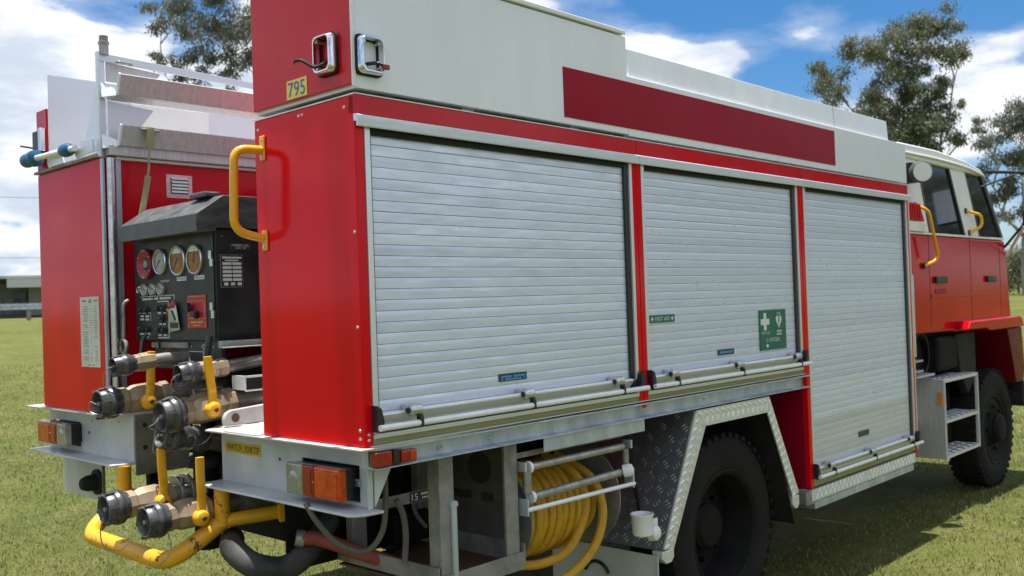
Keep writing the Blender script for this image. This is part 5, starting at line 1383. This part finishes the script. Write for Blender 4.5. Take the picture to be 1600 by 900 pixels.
for z0 in (2.395, 2.622):
    # folded channel: short lip, sloping face, flat bottom
    pr = [(1.700, z0 + .058), (1.706, z0 + .062), (1.752, z0 - .005), (1.835, z0 - .022), (1.835, z0 - .028), (1.748, z0 - .011), (1.700, z0 + .056)]
    pr = [(1.735, z0 + .060), (1.742, z0 + .064), (1.775, z0 - .018), (1.838, z0 - .035), (1.838, z0 - .041), (1.768, z0 - .025)]
    MB().prism(pr, 'x', .055, 1.30).build('shelf_channel', 'aluminium_worn', rk, .001)
    MB().hull([(.052, 1.733, z0 + .060), (.052, 1.743, z0 + .066), (.052, 1.777, z0 - .016), (.052, 1.767, z0 - .026)], [(.060, 1.731, z0 + .060), (.060, 1.745, z0 + .068), (.060, 1.779, z0 - .016), (.060, 1.765, z0 - .028)]).build('channel_edge', 'white_rail', rk)
    MB().hull([(.0, 1.80, z0 - .040), (.0, 1.838, z0 - .040), (.0, 1.838, z0 + .040), (.0, 1.82, z0 + .030)], [(.055, 1.77, z0 - .030), (.055, 1.838, z0 - .040), (.055, 1.838, z0 + .012), (.055, 1.79, z0 + .004)]).build('channel_bracket', 'aluminium', rk, .002)
# diagonal gussets at the rear end
MB().hull([(.030, 1.845, 2.36), (.030, 2.10, 2.36), (.030, 1.90, 2.70), (.030, 1.845, 2.76)], [(.036, 1.845, 2.36), (.036, 2.10, 2.36), (.036, 1.90, 2.70), (.036, 1.845, 2.76)]).build('gusset', 'aluminium', rk)
MB().hull([(.04, 1.842, 2.755), (.30, 1.842, 2.735), (.24, 1.842, 2.665), (.04, 1.842, 2.665)], [(.04, 1.846, 2.755), (.30, 1.846, 2.735), (.24, 1.846, 2.665), (.04, 1.846, 2.665)]).build('gusset', 'aluminium_worn', rk)
MB().hull([(.045, 1.842, 2.58), (.26, 1.842, 2.56), (.14, 1.842, 2.40), (.045, 1.842, 2.40)], [(.045, 1.846, 2.58), (.26, 1.846, 2.56), (.14, 1.846, 2.40), (.045, 1.846, 2.40)]).build('gusset', 'aluminium', rk)
# roller bar with blue ends
MB().cyl((-.05, 1.98, 2.375), (-.05, 2.50, 2.388), .014, seg=14).build('roller_bar', 'white_rail', rk)
MB().lathe((-.05, 2.09, 2.378), (0, 1, 0), [(-.065, .012), (-.055, .026), (-.04, .031), (.0, .031), (.02, .026), (.03, .014)], 18).build('end_cap', 'blue_cap', rk)
MB().lathe((-.05, 2.56, 2.388), (0, -1, 0), [(0, .026), (.01, .034), (.075, .036), (.09, .030), (.10, .040), (.13, .040), (.14, .02)], 20).build('end_cap', 'blue_cap', rk)
MB().prism([(1.845, 2.345), (2.02, 2.335), (2.04, 2.36), (2.03, 2.40), (1.98, 2.41), (1.845, 2.405)], 'x', -.028, -.020).build('roller_bracket', 'aluminium', rk, .002)
MB().prism([(2.16, 2.332), (2.34, 2.332), (2.36, 2.36), (2.33, 2.41), (2.20, 2.41)], 'x', -.028, -.020).build('roller_bracket', 'aluminium', rk, .002)
bx('roof_edge', 'galvanised_dirty', -.018, .012, 1.84, 2.55, 2.3205, 2.332, rk)
MB().cyl((1.02, 1.95, 2.735), (1.02, 2.15, 2.80), .016, seg=12).build('roller_bar', 'white_rail', rk)
# distant left-hand upper corner with its own lamp
bx('left_upper_panel', 'red_paint_faded', .0, .012, 2.43, 2.548, 2.325, 2.634, bev=.002)
bx('left_lamp_bezel', 'chrome', -.030, -.002, 2.432, 2.462, 2.425, 2.540, bev=.005)
bx('left_lamp_body', 'black_plastic', -.028, -.002, 2.463, 2.535, 2.425, 2.530, bev=.006)
MB().tube(smooth_path([(-.02, 2.53, 2.45), (-.04, 2.57, 2.46), (-.05, 2.62, 2.47)]), .005, 6).build('lamp_cable', 'black_plastic', truck)

# --- green webbing strap hung over the lower channel (lifts away)
strap = empty('webbing_strap', (0.12, 1.72, 2.0))
tag(strap, 'faded green webbing strap hanging from the rack channel into the pump bay', 'strap')
MB().tube(smooth_path([(.185, 1.742, 2.400), (.183, 1.722, 2.455), (.180, 1.718, 2.43), (.176, 1.722, 2.365)], 5), 1, 8, flat=(.017, .0022, (1, 0, 0))).build('strap_fold', 'webbing', strap)
MB().tube(smooth_path([(.176, 1.722, 2.365), (.170, 1.724, 2.27), (.160, 1.720, 2.22)], 5), 1, 8, flat=(.005, .003, (1, 0, 0))).build('strap_cord', 'webbing', strap)
MB().tube(smooth_path([(.165, 1.722, 2.235), (.150, 1.72, 2.16), (.135, 1.715, 2.10), (.122, 1.71, 2.05), (.11, 1.71, 2.0)], 5), 1, 8, flat=(.014, .0022, (1, 0, 0))).build('strap_tail', 'webbing', strap)
MB().tube([(.140, 1.728, 2.445), (.225, 1.728, 2.443)], .006, 8).build('strap_bar', 'steel_pipe', strap)

# ------------------------------------------------------------------ background


def ray_pos(az_deg, dist):
    x = CAM.x + dist * math.cos(R(az_deg)); y = CAM.y + dist * math.sin(R(az_deg))
    return vec((x, y, float(ground_z(x, y))))


def gum_tree(az, dist, label, clumps, trunk_r, m, leaf=0.20, per=620, base_off=0.0, forks=None):
    """eucalyptus: clumps are (sideways, height, radius) in metres across the view, given real depth by chance"""
    p = ray_pos(az, dist)
    side = vec((math.sin(R(az)), -math.cos(R(az)), 0)); fwd = vec((math.cos(R(az)), math.sin(R(az)), 0))
    e = empty('gum_tree', p); tag(e, label, 'tree', 'eucalyptus trees beyond the lawn')
    rnd = random.Random(int(az * 10)); r_ = np.random.default_rng(abs(int(az * 10)))
    base = p + side * base_off
    top = max(c[1] for c in clumps)
    fork = base + vec((0, 0, top * .30))
    mb = MB()
    mb.tube(smooth_path([base - vec((0, 0, .3)), base + vec((0.1, 0.05, top * .15)), fork], 5), [trunk_r * (1.15 - .03 * i) for i in range(11)], 9)
    cen = []
    for (u, h, rr) in clumps:
        v = rnd.uniform(-1, 1) * max(1.2, top * .10)
        cen.append((p + side * u + vec((0, 0, h)) + fwd * v, rr))
    limbs = []
    for c, rr in cen:
        # leave from the trunk or the nearest lower limb point
        cand = [fork] + [q for L in limbs for q in L[2:7] if q.z < c.z - .6]
        s = min(cand, key=lambda q: (q - c).length + 1.6 * max(0, math.hypot(q.x - c.x, q.y - c.y) - .8 * (c.z - q.z)))
        mid = s.lerp(c, .5) + vec((rnd.uniform(-.3, .3), rnd.uniform(-.3, .3), -abs(rnd.gauss(.1, .2)))) * (c - s).length * .25
        path = smooth_path([s, mid, c], 5)
        t0 = trunk_r * (.50 if s is fork else .26)
        mb.tube(path, [t0 * (1 - .82 * i / (len(path) - 1)) for i in range(len(path))], 6)
        limbs.append(path)
        for _ in range(5):
            d = vec((rnd.gauss(0, 1), rnd.gauss(0, 1), rnd.gauss(.2, .7))).normalized() * rr * .9
            a = path[-3 if rnd.random() < .5 else -1]
            mb.tube([a, a.lerp(c + d, .55) + vec((0, 0, -.1)), c + d], [t0 * .22, t0 * .14, t0 * .05], 4)
    mb.build('trunk', 'bark', e, smooth=60, org=p)
    # leaves: drooping slivers in sub-clusters
    V = []; T = []
    for c, rr in cen:
        n = int(per * rr * rr) + 60
        k = max(5, int(rr * rr * 9))
        d = r_.normal(0, 1, (k, 3)); d /= np.linalg.norm(d, axis=1)[:, None]
        sub = np.array(c) + d * (rr * (.25 + .75 * r_.random((k, 1)) ** .6)) * np.array([1, 1, .78])
        subt = r_.random(k)
        idx = r_.integers(0, k, n)
        pos = sub[idx] + r_.normal(0, 1, (n, 3)) * rr * np.array([.30, .30, .24])
        ln = leaf * (.6 + .8 * r_.random(n)); wd = leaf * (.10 + .12 * r_.random(n))
        a = r_.random(n) * 2 * np.pi; tilt = r_.normal(-.9, .5, n)
        dx = np.stack([np.cos(a) * np.cos(tilt), np.sin(a) * np.cos(tilt), np.sin(tilt)], 1)
        b = r_.normal(0, 1, (n, 3)); w = np.cross(dx, b); w /= np.linalg.norm(w, axis=1)[:, None] + 1e-6
        q = np.stack([pos, pos + dx * (ln * .5)[:, None] + w * wd[:, None], pos + dx * ln[:, None], pos + dx * (ln * .5)[:, None] - w * wd[:, None]], 1)
        V.append(q)
        hi = np.clip((pos[:, 2] - (c.z - rr)) / (2 * rr), 0, 1)
        T.append(np.clip(.55 * r_.random(n) + .45 * subt[idx], 0, 1))
    V = np.concatenate(V); T = np.concatenate(T); n = len(V)
    me = bpy.data.meshes.new('crown')
    me.vertices.add(n * 4); me.vertices.foreach_set('co', (V - np.array(p)).astype(np.float32).ravel())
    me.loops.add(n * 4); me.loops.foreach_set('vertex_index', np.arange(n * 4, dtype=np.int32))
    me.polygons.add(n); me.polygons.foreach_set('loop_start', (np.arange(n) * 4).astype(np.int32)); me.update(calc_edges=True)
    at = me.attributes.new('tone', 'FLOAT', 'POINT'); at.data.foreach_set('value', np.repeat(T, 4).astype(np.float32))
    me.materials.append(MATS[m])
    ob = bpy.data.objects.new('crown', me); COL.objects.link(ob); place(ob, p, e)
    return e


def px_az(px):
    """bearing of a picture column near the horizon"""
    return math.degrees(math.atan2(0.68544 - 0.72732 * (px - 800) / 1500, 0.72800 + 0.68544 * (px - 800) / 1500))


# tall gum behind the bonnet (clump list: sideways, height, radius in metres)
BT = [(-2.7, 11.8, .87), (-3.1, 12.2, .53), (-1.9, 10.2, .77), (-2.4, 11.1, .58), (-1.4, 13.4, .72), (-.3, 13.4, .82), (1.1, 14.0, .92), (2.3, 14.2, .82), (2.8, 13.5, .53), (1.5, 12.7, .82), (2.6, 12.3, .82), (3.2, 12.0, .31), (-.6, 12.4, .63), (.2, 11.6, .72),
      (1.0, 11.8, .58), (0, 10.2, .82), (1.1, 9.8, .77), (1.9, 10.2, .67), (2.7, 9.8, .58), (3.3, 10.2, .25), (1.6, 8.9, .92), (.2, 8.9, .67), (2.7, 8.1, .53), (3.9, 8.9, .25), (.5, 13.2, .67), (-.8, 9.9, .58), (.7, 10.8, .58), (2.1, 11.3, .58), (-.4, 11.0, .53), (2.0, 9.5, .58),
      (-1.3, 9.8, .48), (.9, 8.3, .77)]
BT += [(.3, 12.4, .6), (1.9, 13.4, .6), (.9, 11.0, .6), (1.5, 11.6, .5), (.4, 9.6, .6), (-.6, 10.5, .5), (1.4, 10.6, .5), (.9, 9.2, .6), (-.9, 13.0, .5), (2.2, 8.7, .5), (.1, 8.1, .6), (1.7, 7.8, .7), (-.1, 9.2, .5)]
BT = sorted(((u, h - .8, r * 1.0) for u, h, r in BT), key=lambda c: c[1])
gum_tree(px_az(1400), 50, 'tall gum tree with a leaning left limb, rising behind the white cab roof', BT, .20, 'gum_leaf', leaf=.18, per=1900, base_off=.8)
LT = [(-2.0, 11.3, .29), (-1.4, 11.7, .43), (-.8, 11.8, .53), (-.1, 11.9, .58), (.6, 11.7, .58), (-1.7, 10.7, .34), (-1.1, 11.0, .48), (-.4, 11.0, .58), (.4, 10.9, .58), (1.0, 10.7, .58), (-2.0, 9.9, .24), (-1.4, 9.8, .34), (-.8, 10.1, .38), (-.1, 10.1, .43), (.6, 10.0, .43), (1.1, 9.8, .43),
      (-1.8, 9.2, .24), (-1.1, 9.3, .29), (-.4, 9.4, .34), (.4, 9.3, .34), (1.8, 11.2, .67), (1.8, 10.0, .58), (-1.1, 12.5, .53), (-.1, 12.8, .58), (.8, 12.5, .58), (-1.3, 8.6, .26), (-.5, 8.5, .3), (.7, 8.6, .4)]
LT = sorted(((u, h, r * 1.15) for u, h, r in LT), key=lambda c: c[1])
gum_tree(px_az(345), 36, 'airy grey-green gum tree standing behind the ladder rack', LT, .12, 'gum_leaf_grey', leaf=.15, per=1900, base_off=.9)
RT = sorted([(-.9, 7.6, .65), (0, 8.5, .79), (.7, 8.8, .9), (-1.1, 6.1, .5), (-.2, 6.9, .72), (.7, 7.0, .79), (-.7, 5.0, .5), (.2, 5.4, .65), (1.3, 5.8, .9), (-1.3, 8.5, .32), (.9, 4.0, .79), (-.2, 4.2, .5), (1.6, 7.9, .94), (1.9, 9.4, 1.0), (2.9, 8.4, 1.1), (2.8, 6.3, 1.0)], key=lambda c: c[1])
gum_tree(px_az(1585), 54, 'dusky gum tree at the right edge beyond the door mirror', RT, .24, 'gum_leaf_grey', leaf=.18, per=1900, base_off=.6)
for k, (a, d) in enumerate(((-17, 38), (-26, 34), (-9, 46))):
    gum_tree(a, d, ('spreading', 'tall', 'distant')[k] + ' gum tree on the open side of the lawn, out to the right', [(u * 1.5, h * .8, r * 1.5) for u, h, r in RT] + [(u * 1.5 - 2, h * .7, r * 1.4) for u, h, r in RT[::2]], .24, 'gum_leaf', leaf=.34, per=260)


def bush(az, dist, label, w, h, seed):
    p = ray_pos(az, dist)
    cl = []
    rr = random.Random(seed)
    for _ in range(9): cl.append((rr.uniform(-w, w), rr.uniform(.25, .8) * h, rr.uniform(.28, .42) * h))
    e = gum_tree(az, dist, label, cl, .07, 'gum_leaf', leaf=.22, per=700)
    e.name = 'bush'; e['category'] = 'bush'; e['group'] = 'bushes along the far edge of the lawn'
    return e


bush(px_az(1592), 62, 'low olive bush under the dusky gum at the right edge', 2.6, 2.7, 3)
bush(px_az(1640), 60, 'rounded olive bush just past the right edge tree', 2.4, 3.0, 5)
bush(px_az(1500), 66, 'dark bush hidden low behind the truck cab', 3.0, 2.6, 8)
bush(px_az(1300), 70, 'bush behind the white sign board of the truck', 3.0, 3.0, 9)

# low shed across the lawn on the left
az0 = px_az(20)
c0 = ray_pos(az0, 58)
sd = vec((math.sin(R(az0)), -math.cos(R(az0)), 0)); fw = vec((math.cos(R(az0)), math.sin(R(az0)), 0))
shed = empty('shed', c0); tag(shed, 'low grey shed with a verandah and pale roof across the lawn', 'shed')


def sbox(name, m, u0, u1, v0, v1, z0, z1, parent=shed, slope=0.0):
    def P(u, v, z): return c0 + sd * u + fw * v + vec((0, 0, z))
    MB().hull([P(u0, v0, z0), P(u1, v0, z0), P(u1, v1, z0), P(u0, v1, z0)], [P(u0, v0, z1), P(u1, v0, z1), P(u1, v1, z1 + slope), P(u0, v1, z1 + slope)]).build(name, m, parent)


sbox('wall', 'shed_wall', .75, 9, 2.0, 8, -.3, 2.12)
sbox('wall', 'shed_wall', -12, .7, 3.5, 8, -.3, 2.12)
sbox('roof', 'shed_roof', -12.4, 9.3, .2, 8.4, 2.14, 2.30, slope=.25)
sbox('fascia', 'shed_fascia', -.28, 9.3, .0, .12, 1.66, 2.12)
sbox('ceiling', 'shed_dark', -12.3, 9.2, .3, 3.4, 2.0, 2.08)
sbox('deck', 'shed_dark', -12, .6, .3, 3.4, -.2, .22)
sbox('ramp', 'shed_dark', -1.0, 3.2, .2, 1.8, -.2, .16)
sbox('door', 'shed_dark', -2.4, -1.4, 3.40, 3.49, .22, 1.9)
sbox('window', 'dark_glass', .0, .65, 3.38, 3.49, 1.0, 1.45)
sbox('post', 'shed_dark', 1.86, 1.96, .5, .6, -.2, 2.0)
for k in range(12): sbox('rail_post', 'shed_dark', -6 + k * .55, -5.96 + k * .55, .32, .36, .22, 1.1)
sbox('hand_rail', 'shed_dark', -6.2, .4, .30, .37, 1.08, 1.14)
sbox('wall_rib', 'shed_dark', .70, .76, 1.96, 1.998, 0, 2.1); sbox('wall_rib', 'shed_dark', 2.6, 2.66, 1.96, 1.998, 0, 2.1)

# guard rail in front of the shed
c1 = ray_pos(az0, 46)
gr = empty('guard_rail', c1); tag(gr, 'galvanised guard rail on short posts in front of the shed', 'fence')


def gbox(name, m, u0, u1, v0, v1, z0, z1):
    def P(u, v, z): return c1 + sd * u + fw * v + vec((0, 0, z))
    MB().hull([P(u0, v0, z0), P(u1, v0, z0), P(u1, v1, z0), P(u0, v1, z0)], [P(u0, v0, z1), P(u1, v0, z1), P(u1, v1, z1), P(u0, v1, z1)]).build(name, m, gr)


for z0 in (.46, .60): gbox('rail', 'galvanised', -14, 10, -.06, .0, z0, z0 + .12)
for k in range(7): gbox('post', 'galvanised_dirty', -7.6 + k * 2.7, -7.44 + k * 2.7, .005, .12, -.3, .64)

# overhead wires on the left, far off
for h, dist, lab in ((10.0, 80, 'upper overhead wire crossing the sky at the left'), (5.8, 80, 'lower overhead wire just above the shed roof')):
    a, b = ray_pos(px_az(-700), dist), ray_pos(px_az(700), dist)
    pts = [a.lerp(b, t / 16) + vec((0, 0, h + 1.2 * ((t / 8 - 1) ** 2) - a.lerp(b, t / 16).z)) for t in range(17)]
    w = MB().tube(pts, .014, 5).build('overhead_wire', 'wire'); tag(w, lab, 'wire', 'overhead wires')
